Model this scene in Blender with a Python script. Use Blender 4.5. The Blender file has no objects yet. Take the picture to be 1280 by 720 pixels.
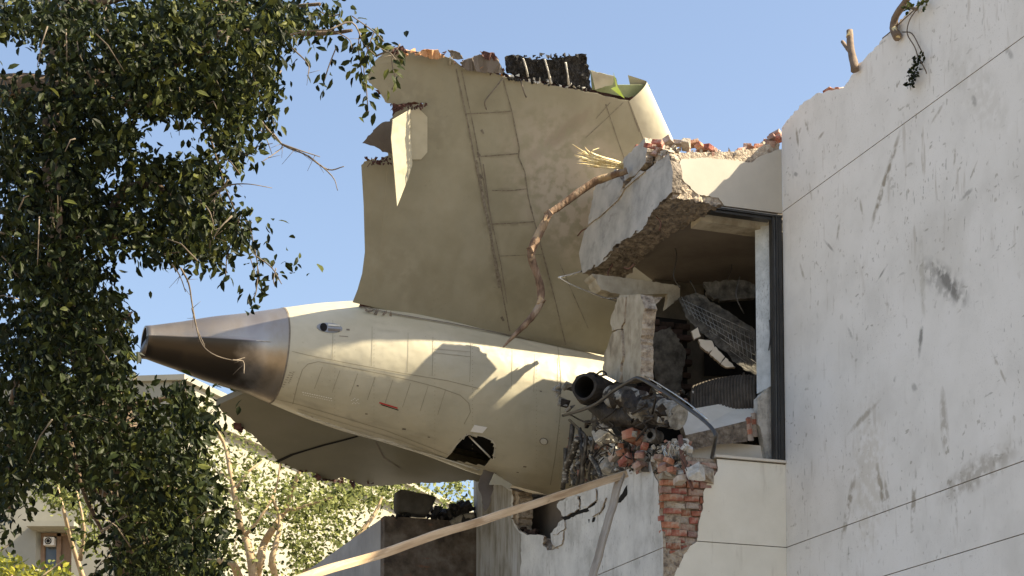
import bpy, bmesh, math, random
from math import radians, sin, cos, pi, tan
from mathutils import Vector, Matrix, noise
from mathutils.bvhtree import BVHTree
from mathutils.geometry import delaunay_2d_cdt
random.seed(7)
R = random.Random(11)
sc = bpy.context.scene
col = sc.collection
# ------------------------------------------------------------------ camera
F, CX, CY, PITCH = 2300.0, 640.0, 930.0, radians(4.5)
CAM = Vector((0, 0, 1.6))
cp, sp = cos(PITCH), sin(PITCH)
cd = bpy.data.cameras.new('camera'); cam = bpy.data.objects.new('camera', cd); col.objects.link(cam)
cam.location = CAM; cam.rotation_euler = (pi/2 + PITCH, 0, 0)
cd.sensor_width = 36; cd.lens = 36*F/1280; cd.shift_y = (CY-360)/1280; cd.clip_start = .1; cd.clip_end = 3000
sc.camera = cam
# ------------------------------------------------------------------ light
ANG = math.atan2(.337, .942)
U = Vector((cos(ANG), sin(ANG), 0)); V = Vector((-sin(ANG), cos(ANG), 0)); NF = -V
ALPHA, ELEV = radians(30), radians(43)
SH = U*cos(ALPHA) + NF*sin(ALPHA)
S = Vector((SH.x*cos(ELEV), SH.y*cos(ELEV), sin(ELEV)))
w = bpy.data.worlds.new('World'); sc.world = w; w.use_nodes = True
nt = w.node_tree; nt.nodes.clear()
sky = nt.nodes.new('ShaderNodeTexSky'); sky.sky_type = 'NISHITA'; sky.sun_disc = False
sky.sun_elevation = ELEV; sky.sun_rotation = math.atan2(S.x, S.y)
sky.air_density = 1.0; sky.dust_density = 2.2; sky.ozone_density = 1.0; sky.altitude = 0
bg = nt.nodes.new('ShaderNodeBackground'); bg.inputs[1].default_value = .088
wo = nt.nodes.new('ShaderNodeOutputWorld')
hs_ = nt.nodes.new('ShaderNodeHueSaturation'); hs_.inputs['Saturation'].default_value = .93; nt.links.new(sky.outputs[0], hs_.inputs['Color']); nt.links.new(hs_.outputs[0], bg.inputs[0]); nt.links.new(bg.outputs[0], wo.inputs[0])
ld = bpy.data.lights.new('sun', 'SUN'); ld.energy = 5.0; ld.angle = radians(.6); ld.color = (1, .86, .62)
lo = bpy.data.objects.new('sun', ld); col.objects.link(lo); lo.rotation_euler = S.to_track_quat('Z', 'Y').to_euler()
lo.location = (30, -5, 40)
sc.view_settings.view_transform = 'Standard'; sc.view_settings.look = 'None'; sc.view_settings.gamma = 1
sc.view_settings.exposure = 1.48
sc.render.resolution_x = 1024; sc.render.resolution_y = 576

# ------------------------------------------------------------------ frames
def ray(px, py):
    x = (px-CX)/F; y = (CY-py)/F
    return Vector((x, cp - y*sp, sp + y*cp))
def at(px, py, Y):
    r = ray(px, py); return CAM + r*(Y/r.y)
YB = 21.0
B0 = at(981, 500, YB); B0.z = 0
U1 = 1.56
O = B0 - U*U1
FR = {'W': Matrix.Identity(4), 'B': Matrix.Translation(O) @ Matrix.Rotation(ANG, 4, 'Z')}
def pix(px, py, fr, axis, val):
    """ray through a photo point, met with the plane  axis = val  of a frame, in that frame's coordinates"""
    M = FR[fr].inverted(); o = M @ CAM; d = M.to_3x3() @ ray(px, py)
    i = 'xyz'.index(axis)
    return o + d*((val-o[i])/d[i])
def side(px, py, u=0.0): return pix(px, py, 'B', 'x', u)
def front(px, py, v=0.0): return pix(px, py, 'B', 'y', v)
def flat(px, py, z): return pix(px, py, 'B', 'z', z)

# ------------------------------------------------------------------ object helpers
BASE = {}
def tagit(o, label=None, cat=None, group=None, kind=None):
    if label: o['label'] = label
    if cat: o['category'] = cat
    if group: o['group'] = group
    if kind: o['kind'] = kind
    return o
def thing(name, label, cat, base, fr='B', group=None, kind=None):
    o = bpy.data.objects.new(name, None); col.objects.link(o); o.empty_display_size = .2
    base = Vector(base); BASE[o.name] = base
    o.matrix_world = FR[fr] @ Matrix.Translation(base)
    return tagit(o, label, cat, group, kind)
def mk(name, bm, mats, parent=None, fr='B', base=None, smooth=False, norm=True, **tags):
    if norm: bmesh.ops.recalc_face_normals(bm, faces=bm.faces[:])
    if smooth:
        for f in bm.faces: f.smooth = True
    if parent is not None: b = BASE.get(parent.name, Vector((0, 0, 0)))
    else:
        if base is None:
            xs = [v.co for v in bm.verts]
            base = Vector((sum(c.x for c in xs)/len(xs), sum(c.y for c in xs)/len(xs), min(c.z for c in xs)))
        b = Vector(base)
    bmesh.ops.translate(bm, verts=bm.verts[:], vec=-b)
    me = bpy.data.meshes.new(name); bm.to_mesh(me); bm.free()
    for m in (mats if isinstance(mats, (list, tuple)) else [mats]): me.materials.append(m)
    o = bpy.data.objects.new(name, me); col.objects.link(o)
    if parent is not None: o.parent = parent; BASE[o.name] = b
    else: o.matrix_world = FR[fr] @ Matrix.Translation(b); BASE[o.name] = b
    return tagit(o, **tags)
def inst(name, me, parent, loc, rot, scale=(1, 1, 1)):
    o = bpy.data.objects.new(name, me); col.objects.link(o); o.parent = parent
    o.location = Vector(loc) - BASE.get(parent.name, Vector((0, 0, 0))); o.rotation_euler = rot; o.scale = scale
    return o

def jag(poly, amp=2.0, step=4.0, rnd=R):
    """photo-space outline; a third entry 1 roughens the edge that follows"""
    out = []
    n = len(poly)
    for i, p in enumerate(poly):
        q = poly[(i+1) % n]
        out.append((p[0], p[1]))
        if len(p) > 2 and p[2]:
            L = math.hypot(q[0]-p[0], q[1]-p[1]); k = int(L/step)
            nx, ny = -(q[1]-p[1])/max(L, .01), (q[0]-p[0])/max(L, .01)
            for j in range(1, k+1):
                t = (j + rnd.uniform(-.3, .3))/(k+1); a = rnd.uniform(-amp, amp)
                out.append((p[0]+(q[0]-p[0])*t + nx*a, p[1]+(q[1]-p[1])*t + ny*a))
    return out
def plate(bm, pts, thick, mi=0, me=0):
    """closed slab from an outline: front face, back face and edge faces"""
    thick = Vector(thick); pts = [Vector(p) for p in pts]
    nrm = Vector((0, 0, 0))
    for i, p in enumerate(pts): q = pts[(i+1) % len(pts)]; nrm += (p-pts[0]).cross(q-pts[0])
    nrm.normalize(); ex = nrm.orthogonal().normalized(); ey = nrm.cross(ex)
    res = delaunay_2d_cdt([Vector((p.dot(ex), p.dot(ey))) for p in pts], [], [list(range(len(pts)))], 1, 1e-6)
    P3 = []
    for v2, orig in zip(res[0], res[3]):
        P3.append(pts[orig[0]] if orig else pts[0] + ex*(v2.x-pts[0].dot(ex)) + ey*(v2.y-pts[0].dot(ey)))
    a = [bm.verts.new(p) for p in P3]; b = [bm.verts.new(p+thick) for p in P3]; cnt = {}
    for f in res[2]:
        if len(set(f)) < 3: continue
        bm.faces.new([a[i] for i in f]).material_index = mi; bm.faces.new([b[i] for i in reversed(f)]).material_index = me
        for i in range(len(f)):
            e = (f[i], f[(i+1) % len(f)]); cnt[frozenset(e)] = cnt.get(frozenset(e), []) + [e]
    for k, e in cnt.items():
        if len(e) == 1: i, j = e[0]; bm.faces.new((a[j], a[i], b[i], b[j])).material_index = me
    return bm
def box(bm, lo, hi, mi=0, jit=0):
    vs = []
    for z in (lo[2], hi[2]):
        for x, y in ((lo[0], lo[1]), (hi[0], lo[1]), (hi[0], hi[1]), (lo[0], hi[1])):
            vs.append(bm.verts.new((x+R.uniform(-jit, jit), y+R.uniform(-jit, jit), z+R.uniform(-jit, jit))))
    for q in ((0, 3, 2, 1), (4, 5, 6, 7), (0, 1, 5, 4), (1, 2, 6, 5), (2, 3, 7, 6), (3, 0, 4, 7)):
        bm.faces.new([vs[i] for i in q]).material_index = mi
    return vs
def tube(bm, pts, rad, n=8, mi=0, cap=True, wob=0, flat_=1.0):
    pts = [Vector(p) for p in pts]; rings = []
    if not hasattr(rad, '__len__'): rad = [rad]*len(pts)
    ref = None
    for i, p in enumerate(pts):
        t = (pts[min(i+1, len(pts)-1)] - pts[max(i-1, 0)]).normalized()
        if ref is None: ref = t.orthogonal().normalized()
        ref = (ref - t*ref.dot(t)).normalized(); s = t.cross(ref)
        rings.append([bm.verts.new(p + (ref*cos(2*pi*k/n) + s*sin(2*pi*k/n)*flat_)*rad[i]*(1+R.uniform(-wob, wob))) for k in range(n)])
    for a, b in zip(rings, rings[1:]):
        for k in range(n):
            f = bm.faces.new((a[k], a[(k+1) % n], b[(k+1) % n], b[k])); f.material_index = mi; f.smooth = True
    if cap: bm.faces.new(rings[0][::-1]).material_index = mi; bm.faces.new(rings[-1]).material_index = mi
    return rings
def curve(pts, k=5):
    """Catmull-Rom through the points"""
    P = [Vector(p) for p in pts]; P = [P[0]*2-P[1]] + P + [P[-1]*2-P[-2]]; out = []
    for i in range(1, len(P)-2):
        for j in range(k):
            t = j/k
            out.append(.5*((2*P[i]) + (P[i+1]-P[i-1])*t + (2*P[i-1]-5*P[i]+4*P[i+1]-P[i+2])*t*t + (3*P[i]-P[i-1]-3*P[i+1]+P[i+2])*t**3))
    out.append(P[-2]); return out
def chunk(bm, c, s, n=14, mi=0, rot=None):
    """broken stone: hull of random points in a box of size s"""
    b2 = bmesh.new()
    rot = rot or Matrix.Rotation(R.uniform(0, 6.28), 3, Vector((R.uniform(-1, 1), R.uniform(-1, 1), R.uniform(-1, 1.1))).normalized())
    for _ in range(n):
        v = Vector([R.choice((-1, 1))*R.uniform(.55, 1) for _ in range(3)])
        b2.verts.new(Vector(c) + rot @ Vector((v.x*s[0]/2, v.y*s[1]/2, v.z*s[2]/2)))
    bmesh.ops.convex_hull(b2, input=b2.verts[:])
    for v in [v for v in b2.verts if not v.link_faces]: b2.verts.remove(v)
    m = bpy.data.meshes.new('tmp'); b2.to_mesh(m); b2.free()
    k = len(bm.faces); bm.from_mesh(m); bpy.data.meshes.remove(m); bm.faces.ensure_lookup_table()
    for f in bm.faces[k:]: f.material_index = mi
def rough(bm, pts, amp, it=3, sc_=6.0, thick=None, mi=0):
    """outline filled, subdivided and pushed about by noise: a broken face"""
    b2 = bmesh.new(); vs = [b2.verts.new(p) for p in pts]; f = b2.faces.new(vs); nrm = f.normal.copy(); f.normal_update(); nrm = f.normal.copy()
    bmesh.ops.triangulate(b2, faces=b2.faces[:])
    for _ in range(it):
        bmesh.ops.subdivide_edges(b2, edges=[e for e in b2.edges if e.calc_length() > .05], cuts=1)
        bmesh.ops.triangulate(b2, faces=b2.faces[:])
    for v in b2.verts:
        a = noise.noise(v.co*sc_) + .6*noise.noise(v.co*sc_*2.7) + .35*noise.noise(v.co*sc_*7)
        v.co += nrm*a*amp + Vector((R.uniform(-1, 1), R.uniform(-1, 1), R.uniform(-1, 1)))*amp*.12
    m = bpy.data.meshes.new('tmp'); b2.to_mesh(m); b2.free()
    k = len(bm.faces); bm.from_mesh(m); bpy.data.meshes.remove(m); bm.faces.ensure_lookup_table()
    for f in bm.faces[k:]: f.material_index = mi

# ------------------------------------------------------------------ materials
def N(nt, t, **kw):
    n = nt.nodes.new(t)
    for k, v in kw.items(): setattr(n, k, v)
    return n
def mat(name, cols, scale=4, rough=.85, metal=0, bump=.3, bscale=40, bdist=.01, pos=(.35, .65), speck=None, rnd=0, spec=.3, streaks=None, stretch=(1, 1, 1), hue=None):
    m = bpy.data.materials.new(name); m.use_nodes = True; nt = m.node_tree; L = nt.links.new
    p = nt.nodes['Principled BSDF']; p.inputs['Roughness'].default_value = rough; p.inputs['Metallic'].default_value = metal
    p.inputs['Specular IOR Level'].default_value = spec
    tc = N(nt, 'ShaderNodeTexCoord'); mp = N(nt, 'ShaderNodeMapping'); mp.inputs['Scale'].default_value = stretch
    L(tc.outputs['Object'], mp.inputs[0])
    n1 = N(nt, 'ShaderNodeTexNoise'); n1.inputs['Scale'].default_value = scale; n1.inputs['Detail'].default_value = 8; n1.inputs['Roughness'].default_value = .62
    L(mp.outputs[0], n1.inputs[0])
    r = N(nt, 'ShaderNodeValToRGB'); e = r.color_ramp.elements
    while len(e) < len(cols): e.new(.5)
    for i, c in enumerate(cols):
        e[i].position = pos[0] + (pos[1]-pos[0])*i/max(1, len(cols)-1); e[i].color = (*c, 1)
    L(n1.outputs[0], r.inputs[0]); out = r.outputs[0]
    if rnd:
        oi = N(nt, 'ShaderNodeObjectInfo'); hs = N(nt, 'ShaderNodeHueSaturation')
        mr = N(nt, 'ShaderNodeMapRange'); mr.inputs[3].default_value = 1-rnd; mr.inputs[4].default_value = 1+rnd
        L(oi.outputs['Random'], mr.inputs[0]); L(mr.outputs[0], hs.inputs['Value']); L(out, hs.inputs['Color'])
        mr2 = N(nt, 'ShaderNodeMapRange'); mr2.inputs[3].default_value = .485; mr2.inputs[4].default_value = .515
        mu = N(nt, 'ShaderNodeMath', operation='FRACT'); ml = N(nt, 'ShaderNodeMath', operation='MULTIPLY'); ml.inputs[1].default_value = 7.13
        L(oi.outputs['Random'], ml.inputs[0]); L(ml.outputs[0], mu.inputs[0]); L(mu.outputs[0], mr2.inputs[0]); L(mr2.outputs[0], hs.inputs['Hue'])
        out = hs.outputs[0]
    def over(mask, c, fac=1.0):
        nonlocal out
        mx = N(nt, 'ShaderNodeMixRGB'); mx.inputs[2].default_value = (*c, 1)
        if fac != 1.0:
            mm = N(nt, 'ShaderNodeMath', operation='MULTIPLY'); mm.inputs[1].default_value = fac; L(mask, mm.inputs[0]); mask = mm.outputs[0]
        L(mask, mx.inputs[0]); L(out, mx.inputs[1]); out = mx.outputs[0]
    for sp_ in (speck or []):
        # (scale, stretch, rotation, lo, hi, colour, strength): thresholded stretched noise = scuffs, drips, spots
        s_, st, ro, lo, hi, c, fac = sp_
        m2 = N(nt, 'ShaderNodeMapping'); m2.inputs['Scale'].default_value = st; m2.inputs['Rotation'].default_value = ro
        L(tc.outputs['Object'], m2.inputs[0])
        n2 = N(nt, 'ShaderNodeTexNoise'); n2.inputs['Scale'].default_value = s_; n2.inputs['Detail'].default_value = 5; L(m2.outputs[0], n2.inputs[0])
        mr = N(nt, 'ShaderNodeMapRange', interpolation_type='SMOOTHSTEP'); mr.inputs[1].default_value = lo; mr.inputs[2].default_value = hi
        L(n2.outputs[0], mr.inputs[0])
        n3 = N(nt, 'ShaderNodeTexNoise', noise_dimensions='4D'); n3.inputs['Scale'].default_value = .9; n3.inputs['W'].default_value = s_+lo*9; n3.inputs['Detail'].default_value = 3; L(tc.outputs['Object'], n3.inputs[0])
        m4 = N(nt, 'ShaderNodeMapRange'); m4.inputs[1].default_value = .40; m4.inputs[2].default_value = .62; m4.inputs[3].default_value = .12; L(n3.outputs[0], m4.inputs[0])
        mm_ = N(nt, 'ShaderNodeMath', operation='MULTIPLY'); L(mr.outputs[0], mm_.inputs[0]); L(m4.outputs[0], mm_.inputs[1]); over(mm_.outputs[0], c, fac)
    if streaks:
        # (centre, half length, half width, angle, colour, strength) on the plane given by axes
        axes, lst = streaks
        sx = N(nt, 'ShaderNodeSeparateXYZ'); cx = N(nt, 'ShaderNodeCombineXYZ'); L(tc.outputs['Object'], sx.inputs[0])
        L(sx.outputs['XYZ'.index(axes[0])], cx.inputs[0]); L(sx.outputs['XYZ'.index(axes[1])], cx.inputs[1])
        nz = N(nt, 'ShaderNodeTexNoise'); nz.inputs['Scale'].default_value = 9; nz.inputs['Detail'].default_value = 6; L(tc.outputs['Object'], nz.inputs[0])
        br = N(nt, 'ShaderNodeMapRange'); br.inputs[1].default_value = .38; br.inputs[2].default_value = .6; L(nz.outputs[0], br.inputs[0])
        for (c0, hl, hw, an, c, fac) in lst:
            m2 = N(nt, 'ShaderNodeMapping', vector_type='TEXTURE'); m2.inputs['Location'].default_value = (c0[0], c0[1], 0)
            m2.inputs['Rotation'].default_value = (0, 0, an); m2.inputs['Scale'].default_value = (hl, hw, 1)
            g = N(nt, 'ShaderNodeTexGradient', gradient_type='SPHERICAL'); L(cx.outputs[0], m2.inputs[0]); L(m2.outputs[0], g.inputs[0])
            mm = N(nt, 'ShaderNodeMath', operation='MULTIPLY', use_clamp=True); L(g.outputs['Fac'], mm.inputs[0]); L(br.outputs[0], mm.inputs[1])
            m3 = N(nt, 'ShaderNodeMath', operation='MULTIPLY', use_clamp=True); m3.inputs[1].default_value = 2.2; L(mm.outputs[0], m3.inputs[0])
            over(m3.outputs[0], c, fac)
    L(out, p.inputs['Base Color'])
    if bump:
        nb = N(nt, 'ShaderNodeTexNoise'); nb.inputs['Scale'].default_value = bscale; nb.inputs['Detail'].default_value = 8; L(mp.outputs[0], nb.inputs[0])
        bp = N(nt, 'ShaderNodeBump'); bp.inputs['Strength'].default_value = bump; bp.inputs['Distance'].default_value = bdist
        L(nb.outputs[0], bp.inputs['Height']); L(bp.outputs[0], p.inputs['Normal'])
    return m
def leafmat(name, c1, c2, scale, tr=.35):
    m = bpy.data.materials.new(name); m.use_nodes = True; nt = m.node_tree; L = nt.links.new; nt.nodes.clear()
    tc = N(nt, 'ShaderNodeTexCoord'); n1 = N(nt, 'ShaderNodeTexNoise'); n1.inputs['Scale'].default_value = scale; n1.inputs['Detail'].default_value = 3
    ge = N(nt, 'ShaderNodeNewGeometry'); ad = N(nt, 'ShaderNodeMath', operation='ADD'); ml = N(nt, 'ShaderNodeMath', operation='MULTIPLY_ADD')
    L(ge.outputs['Position'], n1.inputs[0]); ml.inputs[1].default_value = .9; ml.inputs[2].default_value = -.45
    L(ge.outputs['Random Per Island'], ml.inputs[0]); L(n1.outputs[0], ad.inputs[0]); L(ml.outputs[0], ad.inputs[1])
    r = N(nt, 'ShaderNodeValToRGB'); r.color_ramp.elements[0].position = .15; r.color_ramp.elements[1].position = .9
    r.color_ramp.elements[0].color = (*c1, 1); r.color_ramp.elements[1].color = (*c2, 1); L(ad.outputs[0], r.inputs[0])
    d = N(nt, 'ShaderNodeBsdfPrincipled'); d.inputs['Roughness'].default_value = .5; d.inputs['Specular IOR Level'].default_value = .12; t = N(nt, 'ShaderNodeBsdfTranslucent'); mx = N(nt, 'ShaderNodeMixShader'); mx.inputs[0].default_value = tr
    L(r.outputs[0], d.inputs['Base Color']); L(r.outputs[0], t.inputs[0]); L(d.outputs[0], mx.inputs[1]); L(t.outputs[0], mx.inputs[2])
    o = N(nt, 'ShaderNodeOutputMaterial'); L(mx.outputs[0], o.inputs[0]); return m

def vz(px, py): p = side(px, py, U1); return (p.y, p.z)
def wstreak(x0, y0, x1, y1, wpx, c, f):
    a, b = vz(x0, y0), vz(x1, y1); L_ = math.hypot(b[0]-a[0], b[1]-a[1])
    return (((a[0]+b[0])/2, (a[1]+b[1])/2), L_/2*1.25, wpx/115*.5*1.6, math.atan2(b[1]-a[1], b[0]-a[0]), c, f)
DG, BR_ = (.10, .095, .085), (.24, .20, .14)
ST = [wstreak(1124, 168, 1088, 285, 9, BR_, .8), wstreak(1150, 330, 1210, 375, 26, DG, .4), wstreak(1165, 325, 1205, 380, 12, DG, .55),
      wstreak(1153, 400, 1149, 445, 7, DG, .7), wstreak(1178, 490, 1182, 565, 12, BR_, .5), wstreak(1098, 502, 1062, 540, 7, BR_, .6),
      wstreak(1070, 585, 1052, 678, 10, BR_, .7), wstreak(1096, 578, 1106, 640, 8, BR_, .8), wstreak(1106, 600, 1112, 640, 6, BR_, .6),
      wstreak(1144, 590, 1140, 660, 8, BR_, .7), wstreak(1175, 620, 1270, 560, 26, BR_, .45), wstreak(1150, 290, 1155, 400, 9, (.5, .48, .42), .6),
      wstreak(1085, 500, 1085, 690, 60, (.55, .51, .43), .45), wstreak(1180, 60, 1260, 160, 40, (.58, .56, .51), .4), wstreak(1150, 60, 1138, 110, 16, DG, .35)] + [wstreak(x, y, x+dx, y+dy, w_, c_, f_) for x, y, dx, dy, w_, c_, f_ in ((995, 160, 3, 22, 5, BR_, .7), (1006, 150, 5, 16, 4, BR_, .6), (990, 215, 10, 6, 4, DG, .5), (1030, 165, -8, 10, 4, BR_, .6), (1012, 230, 3, 20, 4, BR_, .5), (1050, 275, -4, 24, 5, BR_, .6), (1030, 300, 12, 14, 3, DG, .5), (1075, 250, 4, 26, 4, BR_, .5), (1200, 250, 16, -14, 5, DG, .45), (1195, 180, -3, 30, 4, BR_, .5), (1222, 200, -10, 26, 3, BR_, .5), (1110, 330, -14, 22, 3, DG, .6), (1060, 410, 6, 14, 4, DG, .4), (1140, 480, 6, 10, 7, DG, .4), (1120, 470, -4, 12, 5, DG, .4), (1240, 440, 18, 40, 3, BR_, .5), (1000, 330, 6, 22, 4, BR_, .5), (1256, 60, 10, 12, 6, DG, .4), (1180, 130, -16, 24, 4, BR_, .45), (1215, 120, 5, 12, 6, DG, .4))]
rx = (radians(12), 0, 0); rx2 = (radians(-28), 0, 0)
SPK = [(1.0, (7, 12, 9), (radians(50), 0, 0), .63, .70, (.30, .27, .22), .7), (1.0, (3, 5, 14), (radians(64), 0, 0), .66, .72, (.25, .23, .19), .7), (1.0, (9, 9, 1.6), rx, .60, .72, (.42, .38, .32), .55), (1.0, (16, 16, 5), rx2, .64, .70, (.22, .21, .18), .5),
       (1.0, (30, 30, 11), rx, .67, .72, (.14, .13, .12), .6), (1.0, (1.1, 1.1, .8), rx, .5, .75, (.56, .54, .49), .5), (70, (1, 1, 1), (0, 0, 0), .62, .70, (.42, .40, .37), .5)]
M = {}
M['wall'] = mat('white_plaster', [(.70, .685, .65), (.77, .755, .72), (.80, .785, .755)], 1.3, .9, bump=.25, bscale=60, bdist=.004, speck=SPK, streaks=('YZ', ST))
M['plaster'] = mat('cream_plaster', [(.74, .71, .61), (.82, .79, .69)], 2, .9, bump=.2, bscale=50, bdist=.004,
                   speck=[(1.0, (6, 6, 1.0), rx, .58, .72, (.40, .36, .28), .5), (60, (1, 1, 1), (0, 0, 0), .66, .70, (.3, .27, .22), .6)])  # colour raised to lift the shaded front below the window
M['parapet'] = mat('cream_plaster_sunlit', [(.44, .41, .35), (.50, .47, .40)], 2, .9, bump=.2, bscale=50, bdist=.004)  # same cream plaster, darkened to hold down the sunlit parapet
M['oldplaster'] = mat('dusty_tan_plaster', [(.26, .23, .175), (.38, .345, .27), (.46, .42, .34)], 3.5, .92, bump=.6, bscale=24, bdist=.012, speck=[(1.0, (8, 8, 3), rx, .54, .68, (.17, .14, .10), .7)])
M['greyplaster'] = mat('weathered_grey_plaster', [(.44, .44, .42), (.58, .58, .56), (.66, .66, .63)], 2.2, .9, bump=.5, bscale=30, bdist=.008,
                   speck=[(1.0, (9, 9, 1.2), rx, .52, .68, (.30, .29, .25), .6), (1.0, (22, 22, 7), rx2, .63, .70, (.10, .095, .085), .8), (40, (1, 1, .6), (0, 0, 0), .60, .68, (.2, .19, .17), .6)])
M['beamgrey'] = mat('pale_grey_cement_render', [(.32, .325, .325), (.43, .435, .43), (.50, .50, .49)], 3.5, .92, bump=.6, bscale=22, bdist=.012,
                   speck=[(1.0, (5, 3, 9), rx2, .60, .68, (.22, .21, .2), .6), (55, (1, 1, 1), (0, 0, 0), .62, .68, (.2, .19, .17), .6)])
M['core'] = mat('broken_mortar_core', [(.20, .16, .125), (.42, .35, .27), (.54, .47, .37)], 14, .95, bump=1, bscale=45, bdist=.03)
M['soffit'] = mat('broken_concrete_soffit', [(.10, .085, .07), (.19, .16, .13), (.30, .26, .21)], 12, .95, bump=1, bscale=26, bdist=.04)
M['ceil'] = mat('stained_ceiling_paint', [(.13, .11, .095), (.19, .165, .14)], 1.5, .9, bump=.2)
M['interior'] = mat('dark_interior_wall', [(.06, .055, .045), (.12, .105, .085)], 3, .95, bump=.4)  # dark brown tone over the whole inner wall
M['mudbrick'] = mat('dark_brown_render', [(.05, .04, .033), (.10, .08, .062), (.15, .13, .11)], 5, .95, bump=.6, bscale=20, bdist=.02, speck=[(4, (1, 1, 3), (0, 0, 0), .6, .68, (.2, .09, .05), .5)])
M['wing'] = mat('grey_cement_wall', [(.22, .22, .22), (.30, .30, .30)], 1.5, .9, bump=.2, speck=[(1, (9, 9, 1.2), rx, .58, .7, (.14, .14, .13), .6)])
M['brick'] = mat('red_brick', [(.25, .09, .06), (.38, .15, .10), (.46, .26, .19)], 9, .92, bump=.9, bscale=60, bdist=.01, rnd=.3,
                 speck=[(14, (1, 1, 1), (0, 0, 0), .53, .66, (.46, .38, .31), .85), (30, (1, 1, 1), (0, 0, 0), .63, .70, (.05, .04, .035), .7)])
M['brickdusty'] = mat('dusty_pink_brick', [(.30, .17, .13), (.40, .26, .21), (.46, .36, .29)], 12, .95, bump=.9, bscale=60, bdist=.01, rnd=.25, speck=[(20, (1, 1, 1), (0, 0, 0), .55, .66, (.5, .43, .36), .8)])
M['brickpale'] = mat('mortar_smeared_brick', [(.33, .24, .19), (.44, .38, .31), (.52, .47, .40)], 10, .95, bump=1, bscale=50, bdist=.015, rnd=.2, speck=[(12, (1, 1, 1), (0, 0, 0), .56, .63, (.32, .12, .08), .9)])
M['brickstuff'] = mat('brick_rubble', [(.24, .12, .09), (.38, .22, .17), (.48, .42, .36)], 9, .92, bump=.9, bscale=60, bdist=.01)
M['oldbrick'] = mat('dark_brick', [(.022, .015, .012), (.055, .035, .028)], 9, .95, bump=.8, rnd=.35)  # very dark tone over every inner brick
M['rubble'] = mat('grey_cement_rubble', [(.34, .325, .29), (.52, .50, .45), (.62, .60, .55)], 9, .95, bump=.9, bscale=40, bdist=.02)
M['darkrubble'] = mat('dark_scorched_rubble', [(.035, .033, .03), (.09, .085, .075), (.16, .15, .13)], 8, .9, bump=.9, bscale=30, bdist=.02)
M['boulder'] = mat('dark_cement_lump', [(.05, .047, .04), (.085, .08, .07)], 5, .9, bump=.5, bscale=30, bdist=.01)
M['black'] = mat('black_aluminium', [(.018, .018, .018), (.03, .03, .03)], 5, .45, bump=.05, spec=.5)
M['alu'] = mat('grey_aluminium', [(.25, .25, .24), (.35, .35, .34)], 5, .35, .6, bump=.05)
M['reveal'] = mat('speckled_white_reveal', [(.42, .46, .48), (.60, .64, .66)], 6, .6, bump=.4, bscale=60,
                  speck=[(60, (1, 1, .5), (0, 0, 0), .55, .62, (.2, .21, .21), .7)])
M['paint'] = mat('aircraft_cream_paint', [(.43, .395, .29), (.465, .43, .32), (.50, .46, .345)], 1.6, .34, bump=.03, bscale=8, bdist=.01, spec=.45,
                 speck=[(1, (1.2, 5, 5), (0, 0, 0), .56, .76, (.24, .215, .165), .5), (30, (1, 1, 1), (0, 0, 0), .67, .72, (.25, .22, .17), .5), (2.2, (1, 3, 1), (0, .5, 0), .58, .75, (.27, .245, .195), .5)])
def wavy(m, scale, dist, st=(1, 1, 1)):
    nt = m.node_tree; L = nt.links.new; p = nt.nodes['Principled BSDF']; old = p.inputs['Normal'].links[0].from_socket if p.inputs['Normal'].links else None
    tc = N(nt, 'ShaderNodeTexCoord'); mp = N(nt, 'ShaderNodeMapping'); mp.inputs['Scale'].default_value = st; L(tc.outputs['Object'], mp.inputs[0]); n = N(nt, 'ShaderNodeTexNoise'); n.inputs['Scale'].default_value = scale; n.inputs['Detail'].default_value = 2; L(mp.outputs[0], n.inputs[0])
    b = N(nt, 'ShaderNodeBump'); b.inputs['Strength'].default_value = 1; b.inputs['Distance'].default_value = dist; L(n.outputs[0], b.inputs['Height'])
    if old: L(old, b.inputs['Normal'])
    L(b.outputs[0], p.inputs['Normal'])
wavy(M['paint'], 3.0, .022, (1, 1, 1))
M['cone'] = mat('heat_stained_titanium', [(.28, .225, .165), (.36, .30, .23), (.43, .385, .34)], 1.2, .36, .85, bump=.03, bscale=10, stretch=(1.0, .5, .5),
                speck=[(2.0, (1.2, .6, .6), (0, 0, 0), .5, .7, (.24, .20, .17), .6)])
M['conedark'] = mat('dark_titanium', [(.045, .036, .03), (.10, .08, .065)], 2, .45, .7, bump=.1, stretch=(1, 1, 3), speck=[(2.5, (1.5, 1, 2), (0, 0, 0), .6, .7, (.26, .2, .15), .6)])  # dark tone of the fairing tip below the cone
M['seamline'] = mat('panel_seam_grime', [(.12, .10, .08), (.22, .19, .15)], 8, .8, bump=0)
M['faint'] = mat('faint_panel_seam', [(.27, .245, .18), (.33, .30, .225)], 8, .7, bump=0)
M['edge'] = mat('worn_bright_edge', [(.45, .42, .34), (.6, .57, .48)], 8, .4, bump=0)
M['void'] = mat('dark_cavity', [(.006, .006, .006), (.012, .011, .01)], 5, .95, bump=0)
M['carbon'] = mat('torn_black_composite', [(.006, .006, .007), (.02, .019, .018), (.045, .042, .04)], 22, .75, bump=1, bscale=50, bdist=.03)
M['primer'] = mat('green_zinc_primer', [(.26, .29, .15), (.36, .40, .22)], 5, .6, bump=.2)
M['lime'] = mat('lime_green_panel', [(.50, .68, .10), (.60, .75, .2)], 5, .5, bump=.1)
M['orange'] = mat('orange_honeycomb_core', [(.42, .20, .09), (.55, .33, .18)], 12, .8, bump=.6)
M['torn'] = mat('torn_dark_red_laminate', [(.05, .02, .018), (.12, .06, .05)], 12, .8, bump=.8)
M['white'] = mat('white_marking', [(.75, .74, .70), (.8, .79, .76)], 5, .5, bump=0)
M['red'] = mat('red_marking', [(.5, .03, .03), (.55, .05, .05)], 5, .5, bump=0)
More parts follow.
